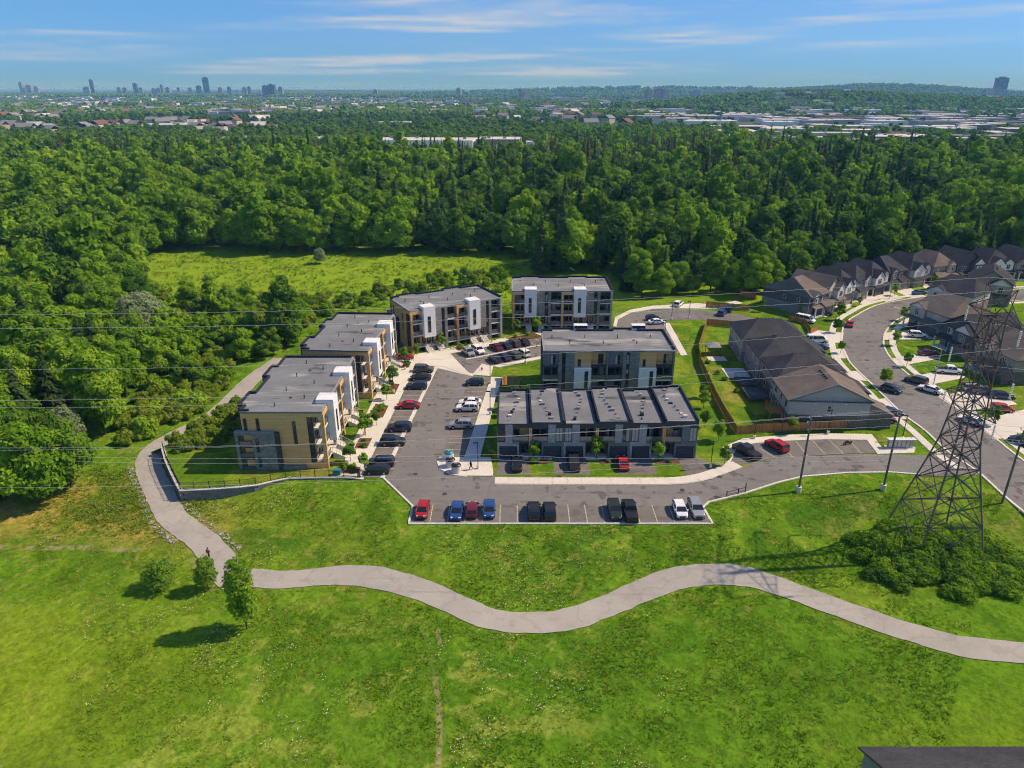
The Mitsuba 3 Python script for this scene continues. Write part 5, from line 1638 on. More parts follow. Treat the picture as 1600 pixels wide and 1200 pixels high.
_cars = [
    # bottom row, facing the meadow or the lane
    ('hatch', 'red', (-13.6, 92.6), -93, 'bright red hatchback in the first stall of the long row'), ('sedan', 'blue', (-8.4, 92.4), -92, 'vivid blue sedan left of the maroon hatchback in the long row'),
    ('hatch', 'maroon', (-6.1, 92.7), 90, 'dark red hatchback between two blue cars'), ('hatch', 'blue', (-3.5, 92.7), -90, 'blue hatchback right of the dark red one'),
    ('suv', 'black', (3.3, 92.4), 90, 'black crossover, left of a pair at the middle of the long row'), ('suv', 'black', (5.7, 92.3), 90, 'black crossover, right of the pair at the middle of the long row'),
    ('suv', 'green', (15.6, 92.5), -90, 'dark green car beside the black pickup'), ('pickup', 'black', (17.9, 92.3), 90, 'black pickup truck in the long row, bed towards the meadow'),
    ('hatch', 'white', (25.6, 92.7), -90, 'white hatchback near the right end of the long row'), ('suv', 'silver', (28.1, 92.9), -90, 'silver crossover in the last stall of the long row'),
    # west row of the lot
    ('hatch', 'black', (-22.7, 104.9), 180, 'black car in the stall nearest the metal fence'), ('suv', 'navy', (-22.5, 107.5), 180, 'dark navy car second from the metal fence'),
    ('suv', 'black', (-21.7, 115.3), 0, 'black estate car with bright headlamps, third up the left row'), ('suv', 'navy', (-21.3, 121.0), 180, 'navy crossover halfway up the left row'),
    ('sedan', 'red', (-21.0, 131.3), 180, 'red sedan in the left row'), ('suv', 'navy', (-20.6, 141.2), 180, 'dark blue crossover, nearest of the trio at the far end of the left row'),
    ('sedan', 'black', (-20.3, 146.3), 180, 'black sedan, middle of the trio at the far end of the left row'), ('suv', 'grey', (-20.2, 151.3), 0, 'dark grey car at the far end of the left row'),
    ('hatch', 'red', (-25.6, 159.2), 15, 'red car on the forecourt at the inner corner of the flats'),
    # middle row
    ('suv', 'silver', (-9.8, 122.2), 180, 'silver crossover, nearest of the middle row'), ('suv', 'white', (-9.0, 130.0), 180, 'white crossover in the middle row'), ('sedan', 'white', (-8.6, 132.8), 180, 'white sedan just behind the white crossover'),
    ('hatch', 'navy', (-8.2, 143.3), 180, 'dark blue hatchback alone at the far end of the middle row'),
    # rows by the slanted block
    ('suv', 'silver', cloc(11.6, 7.6), -60.7, 'silver estate car left of the white crossover before the slanted block'), ('suv', 'white', cloc(14.4, 7.4), -60.7, 'white crossover parked before the slanted block'),
    ('sedan', 'maroon', cloc(19.4, 7.4), 119, 'dark maroon sedan under the second white box of the slanted block'), ('sedan', 'navy', cloc(22.0, 7.4), 119, 'navy sedan next to the maroon one'), ('suv', 'brown', cloc(24.6, 7.2), 119, 'grey brown crossover between two navy cars'), ('sedan', 'navy', cloc(27.2, 7.4), 119, 'navy sedan at the right end of the row before the slanted block'),
    ('hatch', 'navy', cloc(15.0, 14.8), 120, 'dark blue car, leftmost of four along the island kerb'), ('sedan', 'navy', cloc(17.7, 14.6), 120, 'blue grey sedan, second of four along the island kerb'), ('suv', 'grey', cloc(20.4, 14.6), 120, 'dark grey crossover, third of four along the island kerb'), ('suv', 'white', cloc(23.0, 14.5), 120, 'white crossover, rightmost of four along the island kerb'),
    # garage drives
    ('sedan', 'black', (.8, 107.0), 90, 'black sedan on the first garage drive'), ('pickup', 'black', (10.6, 107.6), -90, 'black pickup on the second garage drive'), ('sedan', 'red', (19.0, 107.4), 90, 'bright red sedan on the third garage drive'),
    # visitor stalls and loop
    ('pickup', 'black', (41.53,111.43), 116.5, 'black pickup in the visitor stall nearest the garages'), ('suv', 'red', (47.61,113.61), 115.9, 'deep red crossover in the visitor stalls'),
    ('sedan', 'white', (39.82,186.88), 8, 'white sedan behind the middle block'), ('hatch', 'black', (39.4,190.39), 8, 'black hatchback just behind the white sedan by the loop'), ('suv', 'white', (49.57,204.29), 60, 'white crossover at the top of the turning loop'),
    ('suv', 'blue', (60.07,195.24), 60, 'blue car at the end of the fenced parking bay'), ('suv', 'navy', (63.15,199.03), 60, 'navy car behind the blue one in the fenced parking bay'),
    # street
    ('sedan', 'red', (92.11,185.17), 64, 'red car standing at the outer kerb of the bend'), ('hatch', 'navy', (81.03,139.59), -48, 'dark teal hatchback parked at the outer kerb near the brown gable'),
    ('suv', 'grey', (88.99,144.59), 130, 'dark grey car with a red rear at the inner kerb'), ('sedan', 'white', (89.24,139.59), 130, 'white sedan at the inner kerb behind the grey car'),
    ('sedan', 'blue', (128.02,217.07), 15, 'blue car parked across the pavement before the brown roofed house'), ('sedan', 'red', (141.54,226.41), -60, 'bright red car on a drive of the far row'), ('suv', 'navy', (145.4,228.04), -60, 'violet blue car beside the red one on the far drive'),
    ('pickup', 'white', (93.2,200.97), -40, 'white pickup on the drive of the end house'), ('suv', 'navy', (89.63,195.86), -40, 'dark blue car partly hidden by a bush at the end house'), ('sedan', 'navy', (105.93,212.65), -40, 'dark car on the drive of the third far house'),
    ('van', 'white', (81.36,188.62), -40, 'white van showing behind the ridge of the black roofs'), ('van', 'white', (77.76,171.44), 0, 'white van on the drive behind the black roofs'), ('sedan', 'blue', (76.33,166.63), 0, 'light blue car beside the white van behind the roofs'),
    ('suv', 'navy', (108.42,181.29), -15, 'navy estate car on a drive inside the bend'), ('sedan', 'navy', (112.82,184.05), -15, 'navy sedan behind the estate car inside the bend'), ('suv', 'white', (105.53,175.47), -15, 'white jeep like car on the drive inside the bend'),
    ('sedan', 'maroon', (101.1,162.04), -10, 'maroon sedan on the drive inside the bend'), ('pickup', 'white', (99.42,150.3), -12, 'white pickup on an inner drive left of the pylon'), ('suv', 'silver', (98.89,139.94), -15, 'silver car behind the pylon lattice'), ('suv', 'grey', (100.11,138.56), -15, 'grey car next to the silver one behind the pylon'),
    ('sedan', 'navy', (102.42,136.2), -15, 'navy car right of the grey one behind the pylon'), ('hatch', 'red', (98.49,129.81), -12, 'red hatchback seen through the pylon at right'), ('sedan', 'white', (88.84,124.2), 128, 'white sedan at the kerb behind the pylon legs'),
    ('suv', 'blue', (73.75,129.5), -10, 'bright blue car on the drive of the brown gabled house'), ('sedan', 'navy', (75.07,127.99), -10, 'violet grey car beside the bright blue one'), ('sedan', 'maroon', (72.25,125.06), -10, 'dark red car behind the board fence end'),
    ('sedan', 'navy', (93.14,115.35), 128, 'dark car cut by the right edge on the street'),
]
for kind_, col_, xy_, yaw_, lab_ in _cars:
    car(kind_, col_, xy_, yaw_, lab_)

# driveways (setting)
for a, b, lab in ((-2.5, 3.1, 'first'), (7.1, 13.2, 'second'), (17.8, 24.4, 'third'), (29.1, 33.6, 'last')):
    struct('driveway', MB().sheet([(a, 104.3), (b, 104.3), (b, 110.0), (a, 110.0)], .03), 'mat_stall', f'asphalt drive of the {lab} garages')
for x0, x1, y in ((3.2, 7.0, 109.4), (13.3, 17.7, 109.4), (24.5, 29, 109.4)):
    struct('porch_walk', MB().box(x0, x1, y, y + .9, -.05, .08), 'mat_concrete', 'pale concrete step between the garage drives')


def drives(side, items, label):
    for i, ((a, b), (c, d)) in enumerate(items):
        struct('driveway', MB().sheet(Polygon([a, b, d, c]).convex_hull, .035 + .0005 * i), 'mat_concrete', f'{label}, number {i + 1} from the near end')


_far_d = [([(88.74,192.79),(92.91,197.12)], [(87.68,198.39),(91.86,202.29)]), ([(94.84,197.75),(101.82,204.29)], [(93.26,202.95),(100.84,209.09)]), ([(105.1,205.64),(114.23,212.65)], [(104.19,210.5),(110.77,216.32)]), ([(113.54,208.39),(120.95,212.65)], [(112.43,215.58),(119.81,220.87)]), ([(123.51,212.65),(128.84,214.84)], [(122.27,220.87),(129.2,225.6)]), ([(132.44,216.32),(139.76,218.58)], [(134.23,227.22),(142.36,230.52)]), ([(141.41,219.34),(147.21,220.87)], [(143.21,230.52),(149.78,233.05)]), ([(151.78,221.65),(159.97,223.22)], [(155.79,233.05),(164.71,235.63)])]
for i, (o, n_) in enumerate(_far_d):
    struct('driveway', MB().sheet(Polygon([o[0], o[1], n_[1], n_[0]]).convex_hull, .04 + .001 * i), 'mat_concrete', f'concrete drive of the far row, number {i + 1} from the left')
_in_d = [("1384,520 1381,531 1460,530 1460,512", 'beside the white car'), ("1392,561 1402,573 1470,560 1462,547", 'under the maroon car'), ("1420,590 1445,603 1510,590 1490,575", 'under the white pickup'), ("1466,620 1500,643 1580,628 1540,602", 'under the silver car'), ("1520,660 1555,688 1640,665 1600,640", 'at the right edge')]
for i, (q, w) in enumerate(_in_d):
    pass
IN_D = [[(99.14,179.14),(95.87,173.44),(109.19,173.94),(114.43,183.49)], [(90.78,159.39),(89.77,154.32),(102.98,159.83),(104.98,165.69)], [(88.98,147.59),(89.99,142.77),(101.9,147.59),(102.42,153.5)], [(89.65,136.86),(89.94,129.5),(103.76,132.94),(103.47,143.13)], [(89.5,124.48),(89.09,116.88),(103.43,123.07),(103.4,130.43)]]
for i, q in enumerate(IN_D):
    struct('driveway', MB().sheet(Polygon(q).convex_hull, .04 + .001 * i), 'mat_concrete', 'concrete drive inside the bend ' + _in_d[i][1])
OUT_D = [[(82.7,166.63),(80.85,159.83),(76.85,159.83),(78.85,166.16)], [(79.25,151.48),(78.76,145.33),(75.73,146.83),(76.02,151.48)], [(78.55,136.2),(77.82,125.92),(71.54,125.92),(73.09,134.23)], [(87.93,179.14),(84.29,171.44),(74.53,169),(79.46,181.84)]]
for i, q in enumerate(OUT_D):
    struct('driveway', MB().sheet(Polygon(q).convex_hull, .04 + .001 * i), 'mat_concrete', ('drive of the black roofed house at the bend', 'second drive of the black roofed row', 'drive of the brown gabled house', 'drive beside the white vans')[i])
struct('fenced_bay', MB().sheet([(53.09,199.03),(66.85,195.24),(63.78,188.04),(51.94,190.39)], .036), 'mat_stall', 'small fenced parking bay by the turning loop')

# ---------------------------------------------------------------- retaining wall, fences
def wall_thing():
    k = thing('retaining_wall', 'grey block retaining wall stepping round the lawn terrace beside the path', 'wall')
    line = np.array(WALL)
    s = np.r_[0, np.cumsum(np.linalg.norm(np.diff(line, axis=0), axis=1))]
    L, bl = s[-1], 1.35
    var = [shape(MB().box(-bl / 2 + .012, bl / 2 - .012, -.30 - d, .12, .012, .408)) for d in (0, .025, .05)]
    cap = shape(MB().box(-bl / 2 + .01, bl / 2 - .01, -.38, .2, .0, .12))
    n = 0
    for c in range(6):
        for i in range(int(L / bl) + 1):
            t = min(i * bl + (bl / 2 if c % 2 else 0) + .3, L - .3)
            x, y = np.interp(t, s, line[:, 0]), np.interp(t, s, line[:, 1])
            j = min(np.searchsorted(s, t), len(line) - 1)
            d = line[j] - line[j - 1]
            yaw = math.degrees(math.atan2(d[1], d[0]))
            z = .02 - .42 * (c + 1)
            nx, ny = d[1], -d[0]
            g = float(zt(np.array([x + nx / np.hypot(nx, ny) * .8]), np.array([y + ny / np.hypot(nx, ny) * .8]))[0])
            if z + .42 < g - .1:
                continue
            put('block', var[(i * 5 + c) % 3], 'mat_block', k, place(x, y, z, yaw))
            if c == 0:
                put('cap_stone', cap, 'mat_concrete', k, place(x, y, .025, yaw))
    f = thing('railing_fence', 'black metal picket fence along the top of the retaining wall', 'fence')
    for t0 in np.arange(.3, L - .3, 2.4):
        t1 = min(t0 + 2.4, L - .2)
        a = np.array([np.interp(t0, s, line[:, 0]), np.interp(t0, s, line[:, 1])])
        b = np.array([np.interp(t1, s, line[:, 0]), np.interp(t1, s, line[:, 1])])
        m = MB()
        for z in (.25, 1.25):
            m.tube((*a, z), (*b, z), .035, 4)
        for i in range(1, 14):
            q = a + (b - a) * i / 14
            m.tube((*q, .2), (*q, 1.32), .02, 3)
        put('panel', m, 'mat_black_metal', f)
        put('post', MB().box(a[0] - .05, a[0] + .05, a[1] - .05, a[1] + .05, .1, 1.45), 'mat_black_metal', f)


wall_thing()


def board_fence(label, pts, h=1.85):
    k = thing('board_fence', label, 'fence')
    pts = np.array(pts, float)
    for a, b in zip(pts[:-1], pts[1:]):
        L = np.linalg.norm(b - a)
        n = max(1, int(round(L / 2.4)))
        yaw = math.degrees(math.atan2(b[1] - a[1], b[0] - a[0]))
        w = L / n
        m = MB()
        nb = 9
        for i in range(nb):
            x0, x1 = .07 + (w - .14) * i / nb, .07 + (w - .14) * (i + 1) / nb - .012
            m.box(x0, x1, -.025 + .018 * (i % 2), .0 + .018 * (i % 2), .05, h - .05 * ((i * 3) % 2))
        m.box(.05, w - .05, .022, .06, .35, .45).box(.05, w - .05, .022, .06, h - .4, h - .3)
        sh = shape(m)
        po = shape(MB().box(-.06, .06, -.06, .06, -.1, h + .12))
        for i in range(n):
            c = a + (b - a) * i / n
            put('panel', sh, 'mat_fence_wood', k, place(c[0], c[1], 0, yaw))
            put('post', po, 'mat_fence_wood', k, place(c[0], c[1], 0, yaw))
        put('post', po, 'mat_fence_wood', k, place(b[0], b[1], 0, yaw))
    return k


board_fence('long reddish board fence round the back gardens of the attached houses', [(53.28,185.74),(49.94,176.51),(46.03,165.23),(44.14,155.56),(43.44,146.83),(42.49,136.2),(42.08,127.4),(41.98,119.24),(45.15,119.77),(49.55,120.31),(55.8,120.86),(63.43,121.68),(72.27,122.79)])
board_fence('short reddish board fence closing the gardens beside the parking bay', [(53.28,185.74),(60.68,183.49)])
board_fence('weathered board fence by the turning loop path', [(57.44,202.95),(68.93,199.03)])
board_fence('low board fence round the corner garden of the end house', [(77.38,190.39),(80.48,186.31),(78.7,178.08),(82,181.29)], 1.5)
board_fence('dark board fence left of the end house', [(71.02,215.58),(74.64,211.22)])

# ---------------------------------------------------------------- pylon
PX0, PY0 = 61.5, 87.0
PZ0 = float(zt(np.array([PX0]), np.array([PY0]))[0]) - .2


def pylon():
    k = thing('pylon', 'tall rusty brown lattice pylon with six arms on the overgrown mound', 'pylon')
    lev = [(PZ0, 4.7), (3.6, 3.75), (8.0, 2.95), (12.0, 2.25), (15.2, 1.75), (18.0, 1.55), (20.5, 1.42), (23.4, 1.3), (26.6, 1.2), (29.6, 1.1), (33.0, 1.0)]
    at = lambda z: np.interp(z, [l[0] for l in lev], [l[1] for l in lev])
    cor = lambda i, sx, sy: (PX0 + sx * lev[i][1], PY0 + sy * lev[i][1], lev[i][0])
    S = [(-1, -1), (1, -1), (1, 1), (-1, 1)]
    for sx, sy in S:
        m = MB()
        for i in range(len(lev) - 1):
            m.bar(cor(i, sx, sy), cor(i + 1, sx, sy), .25 if i < 5 else .20)
        put('leg', m, 'mat_steel', k)
    for i in range(len(lev) - 1):
        for a, b in zip(S, S[1:] + S[:1]):
            m = MB()
            w = .15 if i < 4 else .125
            m.bar(cor(i, *a), cor(i + 1, *b), w).bar(cor(i, *b), cor(i + 1, *a), w)
            m.bar(cor(i + 1, *a), cor(i + 1, *b), w)
            if i < 4:   # secondary bracing
                A, B, C, D = (np.array(q) for q in (cor(i, *a), cor(i + 1, *a), cor(i, *b), cor(i + 1, *b)))
                mid = (A + D) / 2 * .5 + (C + B) / 2 * .5
                m.bar((A + B) / 2, mid, .05).bar((C + D) / 2, mid, .05).bar((A + C) / 2, (A * 3 + D) / 4, .045).bar((A + C) / 2, (C * 3 + B) / 4, .045)
            put('brace', m, 'mat_steel', k)
    tips = []
    for z, ln in ((20.5, 5.6), (26.6, 6.6), (33.0, 5.4)):
        for s in (-1, 1):
            r = at(z)
            r2 = at(min(z + 2.6, 33)) if z < 32 else .9
            tip = np.array([PX0, PY0 + s * ln, z + .1])
            m = MB()
            lo = [np.array([PX0 + q * r, PY0 + s * r, z]) for q in (-1, 1)]
            up = [np.array([PX0 + q * r2, PY0 + s * r2, z + 2.5]) for q in (-1, 1)]
            for p in lo:
                m.bar(p, tip, .13)
            for p in up:
                m.bar(p, tip, .11)
            for t in (.25, .5, .75):
                L = [p + (tip - p) * t for p in lo]
                U = [p + (tip - p) * t for p in up]
                m.bar(L[0], L[1], .05).bar(L[0], U[0], .05).bar(L[1], U[1], .05)
                L2 = [p + (tip - p) * max(t - .25, 0) for p in lo]
                m.bar(L2[0], L[1], .045).bar(L2[0], U[0], .045).bar(L2[1], U[1], .045)
            a = put('arm', m, 'mat_steel', k)
            ins = MB()
            for i in range(9):
                zz = z - .15 - i * .23
                ins.tube((PX0, tip[1], zz), (PX0, tip[1], zz - .13), .15, 7, .11)
            ins.tube((PX0, tip[1], z), (PX0, tip[1], z - 2.3), .03, 4)
            put('insulator', ins, 'mat_insulator', a)
            tips.append((PX0, tip[1], z - 2.3))
    for s in (-1, 1):
        m = MB()
        tip = (PX0, PY0 + s * 3.0, 37.4)
        for q in (-1, 1):
            m.bar((PX0 + q * 1.0, PY0 + s * 1.0, 33), tip, .09).bar((PX0 + q * .9, PY0 - s * .2, 35.0), tip, .06)
            m.bar((PX0 + q * 1.0, PY0 + s * 1.0, 33), (PX0 + q * .9, PY0 - s * .2, 35.0), .07)
        put('earth_peak', m, 'mat_steel', k)
        tips.append(tip)
    for s in (-1, 1):
        for q in (-1, 1):
            put('footing', MB().box(PX0 + s * 4.7 - .5, PX0 + s * 4.7 + .5, PY0 + q * 4.7 - .5, PY0 + q * 4.7 + .5, PZ0 - .6, PZ0 + .35), 'mat_concrete', k)
    names = ['lowest near', 'lowest far', 'middle near', 'middle far', 'top near', 'top far', 'near earth', 'far earth']
    for (x, y, z), nm in zip(tips, names):
        for sgn, side in ((-1, 'left'), (1, 'right')):
            pts = []
            for t in np.linspace(0, 1, 34):
                pts.append((x + sgn * 265 * t, y, z - 4 * (7.0 if z < 36 else 5.0) * t * (1 - t)))
            w = thing('power_line', f'{nm} overhead wire running {side} from the pylon', 'power line')
            put('wire', MB().path(pts, .017, 4), 'mat_wire', w)


pylon()


def pole_lines():
    P = [(46.1, 98.9, 12.9), (60.0, 99.5, 13.2), (76.8, 95.6, 12.6)]
    labs = ['wooden utility pole with side brackets, left of the three', 'wooden utility pole, middle of the three', 'thick wooden utility pole at the kerb, right of the pylon']
    tops = []
    for (x, y, h), lab in zip(P, labs):
        z0 = float(zt(np.array([x]), np.array([y]))[0])
        k = thing('utility_pole', lab, 'utility pole')
        put('pole', MB().tube((x, y, z0 - .3), (x, y, h), .19, 10, .13), 'mat_pole_wood', k)
        if x < 70:
            put('concrete_base', MB().prism(Point(x, y).buffer(.42, 6), z0 - .2, z0 + .95), 'mat_concrete', k)
        t = []
        for i, (zz, sd) in enumerate(((h - .25, 0), (h - 1.3, .35), (h - 2.3, -.35))):
            a = put('crossarm', MB().bar((x, y - sd - .1, zz), (x + .02, y + sd + .75, zz + .1), .06), 'mat_grey_metal', k)
            put('insulator', MB().tube((x, y + sd + .75, zz + .05), (x, y + sd + .75, zz + .4), .07, 6), 'mat_insulator', a)
            t.append((x, y + sd + .75, zz + .4))
        t += [(x, y, 6.4), (x, y, 5.5)]
        tops.append(t)
    for i, nm in enumerate(('top', 'second', 'third', 'upper telephone', 'lower telephone')):
        w = thing('overhead_cable', f'{nm} cable strung along the utility poles', 'cable')
        a, b, c = (np.array(t[i]) for t in tops)
        path = []
        ends = [a, b, c, c + [60, -14, .2]]
        if i > 2:
            ends = [a + [-150, 3, -.3], a + [-50, 1, -.2]] + ends
        for p, q in zip(ends[:-1], ends[1:]):
            L = np.linalg.norm(q - p)
            for t in np.linspace(0, 1, 9)[:-1]:
                path.append(tuple(p + (q - p) * t - [0, 0, 4 * .012 * L * t * (1 - t)]))
        path.append(tuple(ends[-1]))
        put('wire', MB().path(path, .02, 4), 'mat_wire', w)


pole_lines()


def estate_lamp(xy, label, h=4.6):
    k = thing('lamp_post', label, 'lamp post')
    x, y = xy
    put('concrete_base', MB().prism(Point(x, y).buffer(.24, 6), -.05, .75), 'mat_concrete', k)
    put('pole', MB().tube((x, y, .7), (x, y, h), .075, 6), 'mat_black_metal', k)
    put('lamp_head', MB().box(x - .75, x + .1, y - .16, y + .16, h - .02, h + .13), 'mat_black_metal', k)


for q, l in (((-5.78,106.17), 'black lamp post on the kerb near the waste bins'), ((-4.33,127.99), 'black lamp post left of the garage row roof'), ((-4.77,143.86), 'black lamp post at the top of the middle walk'), ((-25.22,138.9), 'black lamp post third along the left forecourt'), ((-27.54,118.97), 'black lamp post second along the left forecourt'), ((-24.62,152.28), 'black lamp post fourth along the left forecourt'),
             ((-14.31,166.16), 'black lamp post before the slanted block stairs'), ((-3.34,175.99), 'black lamp post right of the slanted block'), ((3.17,156.4), 'black lamp post at the island kerb'), ((33.93,106.61), 'black lamp post at the drive edge right of the garages'), ((44.76,117.4), 'black lamp post before the corner of the board fence'),
             ((59.14,119.24), 'black lamp post at the middle of the board fence'), ((71.86,116.88), 'black lamp post beside the mailboxes'), ((39.37,173.94), 'black lamp post right of the middle block'), ((44.6,190.39), 'black lamp post at the turning loop walk'), ((49.71,191.58), 'black lamp post inside the turning loop')):
    estate_lamp(q, l, 5.0)


def street_lamp(xy, label, ang, h=8.2, double=False):
    k = thing('street_lamp', label, 'street lamp')
    x, y = xy
    put('pole', MB().tube((x, y, -.2), (x, y, h), .11, 8, .07), 'mat_galv', k)
    for s in ((1, -1) if double else (1,)):
        dx, dy = s * math.cos(math.radians(ang)), s * math.sin(math.radians(ang))
        a = put('arm', MB().tube((x, y, h - .1), (x + dx * 1.9, y + dy * 1.9, h + .45), .045, 5), 'mat_galv', k)
        put('lamp_head', MB().tube((x + dx * 1.8, y + dy * 1.8, h + .42), (x + dx * 2.6, y + dy * 2.6, h + .5), .13, 6, .09), 'mat_grey_metal', a)


for q, l, a in (((92.2,143.49), 'grey street lamp at the inner kerb beside the white sedan', 150), ((98.68,173.44), 'grey twin street lamp inside the bend', 160), ((115.7,211.22), 'grey street lamp before the seventh far house', -60), ((93.25,194.01), 'grey street lamp at the outer bend near the end house', -30), ((151.71,223.22), 'grey street lamp behind the pylon peak', -80)):
    street_lamp(q, l, a, double='twin' in l)

# ---------------------------------------------------------------- small things
def waste_bin(xy, label, lid):
    k = thing('waste_container', label, 'waste bin')
    x, y = xy
    put('drum', MB().tube((x, y, .05), (x, y, 1.35), .82, 18), 'mat_concrete', k)
    d = MB()
    n = 18
    for i in range(4):
        a0, a1 = i / 4 * 1.4, (i + 1) / 4 * 1.4
        d.tube((x, y, 1.36 + .42 * math.sin(a0)), (x, y, 1.36 + .42 * math.sin(a1)), .84 * math.cos(a0), n, .84 * math.cos(a1))
    l = put('lid', d, lid, k)
    put('lid_hatch', MB().box(x - .25, x + .25, y - .25, y + .25, 1.70, 1.86), 'mat_grey_metal', l)


waste_bin((-10.97,109.56), 'round waste container with teal lid on the kerb island', 'mat_teal')
waste_bin((-10.54,107.05), 'round waste container with dark lid, between the two others', 'mat_black_metal')
waste_bin((-9.41,105.08), 'round waste container with dark lid nearest the lane', 'mat_black_metal')

k = thing('mailbox_cluster', 'grey community mailboxes under a pale canopy beside the street', 'mailboxes')
(mx, my), (nx_, ny_) = (67.67,113.61), (72.26,113.37)
for i in range(6):
    a = mx + (nx_ - mx) * i / 6
    b_ = put('cabinet', MB().box(a + .03, a + (nx_ - mx) / 6 - .03, my, my + .55, .25, 1.65), 'mat_grey_metal', k)
    for j in range(4):
        put('locker_door', MB().box(a + .08, a + (nx_ - mx) / 6 - .08, my - .03, my - .002, .34 + j * .32, .62 + j * .32), 'mat_galv', b_)
put('plinth', MB().box(mx - .3, nx_ + .3, my - .3, my + .9, -.05, .2), 'mat_concrete', k)
put('canopy', MB().box(mx - .2, nx_ + .2, my - .25, my + .8, 1.75, 1.87), 'mat_white_trim', k)

k = thing('barrier_gate', 'low dark metal barrier gate at the lane edge', 'gate')
(gx, gy), (hx, hy) = (34.03,97.15), (37.39,98.5)
put('rail', MB().tube((gx, gy, .95), (hx, hy, 1.0), .05, 5).tube((gx, gy, .5), (hx, hy, .5), .04, 5), 'mat_black_metal', k)
for t in (0, .62, 1):
    put('post', MB().tube((gx + (hx - gx) * t, gy + (hy - gy) * t, -.2), (gx + (hx - gx) * t, gy + (hy - gy) * t, 1.15 if t < 1 else 1.8), .08, 6), 'mat_black_metal', k)

k = thing('pergola', 'brown timber pergola with slatted roof beside the hedge', 'pergola')
x0, x1, y0, y1 = -1.9, 1.4, 137.2, 141.6
for x in (x0, x1):
    for y in (y0, y1):
        put('post', MB().box(x - .08, x + .08, y - .08, y + .08, 0, 2.5), 'mat_fence_wood', k)
for y in (y0, y1):
    put('beam', MB().box(x0 - .2, x1 + .2, y - .05, y + .05, 2.503, 2.68), 'mat_fence_wood', k)
for i in range(13):
    x = x0 - .1 + (x1 - x0 + .2) * i / 12
    put('slat', MB().box(x - .085, x + .085, y0 - .35, y1 + .35, 2.683, 2.78), 'mat_fence_wood', k)

# gardens of the attached houses
k = thing('gazebo', 'grey topped gazebo on posts in the far back garden', 'gazebo')
gx, gy = (47.04,162.94)
gx += 1.9
for a in (-1.4, 1.4):
    for b in (-1.4, 1.4):
        put('post', MB().box(gx + a - .06, gx + a + .06, gy + b - .06, gy + b + .06, 0, 2.2), 'mat_black_metal', k)
put('canopy', MB().add([(gx - 1.7, gy - 1.7, 2.2), (gx + 1.7, gy - 1.7, 2.2), (gx + 1.7, gy + 1.7, 2.2), (gx - 1.7, gy + 1.7, 2.2), (gx, gy, 3.1)], [[0, 1, 4], [1, 2, 4], [2, 3, 4], [3, 0, 4], [0, 2, 1], [0, 3, 2]]), 'mat_grey_metal', k)
struct('patio', MB().box(48.4, 53.5, 147.2, 153.2, -.05, .13), 'mat_concrete', 'broad pale concrete patio in the third back garden')
struct('patio', MB().box(46.9, 51.2, 158.0, 161.0, -.05, .1), 'mat_concrete', 'narrow paved patio in the far back garden')


def deck(label, x0, x1, y0, y1, z, mat):
    k = thing('deck', label, 'deck')
    n = int((y1 - y0) / .3)
    for i in range(n):
        put('board', MB().box(x0, x1, y0 + i * .3 + .01, y0 + (i + 1) * .3 - .01, z - .06, z), mat, k)
    put('frame', MB().box(x0 + .05, x1 - .05, y0 + .05, y1 - .05, z - .3, z - .062), mat, k)
    for x in (x0 + .1, x1 - .1):
        for y in (y0 + .1, y1 - .1):
            put('post', MB().box(x - .07, x + .07, y - .07, y + .07, -.1, z - .3), mat, k)
    m = MB()
    for (ax, ay), (bx_, by) in (((x1, y0), (x0, y0)), ((x0, y0), (x0, y1)), ((x0, y1), (x1, y1))):
        m.tube((ax, ay, z + 1), (bx_, by, z + 1), .04, 4).tube((ax, ay, z + .15), (bx_, by, z + .15), .03, 4)
        for t in np.linspace(0, 1, 12):
            m.tube((ax + (bx_ - ax) * t, ay + (by - ay) * t, z), (ax + (bx_ - ax) * t, ay + (by - ay) * t, z + 1), .018, 3)
    put('railing', m, mat, k)


deck('dark stained raised deck behind the second attached house', 48.9, 53.0, 133.6, 139.6, 1.1, 'mat_dark_siding')
deck('dark stained deck behind the third attached house', 49.3, 53.2, 141.4, 146.2, .8, 'mat_dark_siding')
deck('small wooden balcony deck at the corner of the brown gabled house', 49.6, 52.4, 124.0, 127.2, 2.4, 'mat_fence_wood')
for i, (x, y) in enumerate(((47.2, 146), (46.6, 149.8), (47.9, 139.3), (46.2, 156.6), (45.6, 164))):
    k = thing('garden_shrub', 'small shrub in a back garden along the board fence', 'shrub', 'shrubs in the fenced back gardens')
    put('foliage', shrublet, 'mat_leaf_mid', k, place(x, y, 0, i * 60, 1.2))

# manholes and drains
for xy, w in (((27.49,99.28), 'in the lane below the last drive'), ((32.51,97.15), 'by the lane edge near the barrier gate'), ((7.91,103.58), 'set in the pavement before the garages'), ((-16.25,104.43), 'at the entrance of the lot'), ((-10.75,98.11), 'in the lane above the blue hatchback'), ((34.65,103.58), 'in the lane at the bend'), ((-16.91,132.62), 'in the lot beside the red sedan'), ((84.7,158.53), 'in the street at the bend')):
    k = thing('manhole', 'round iron manhole cover ' + w, 'manhole')
    put('cover', MB().prism(Point(*xy).buffer(.42, 6), .02, .062 if 'pavement' not in w else .115), 'mat_dark_clad', k)


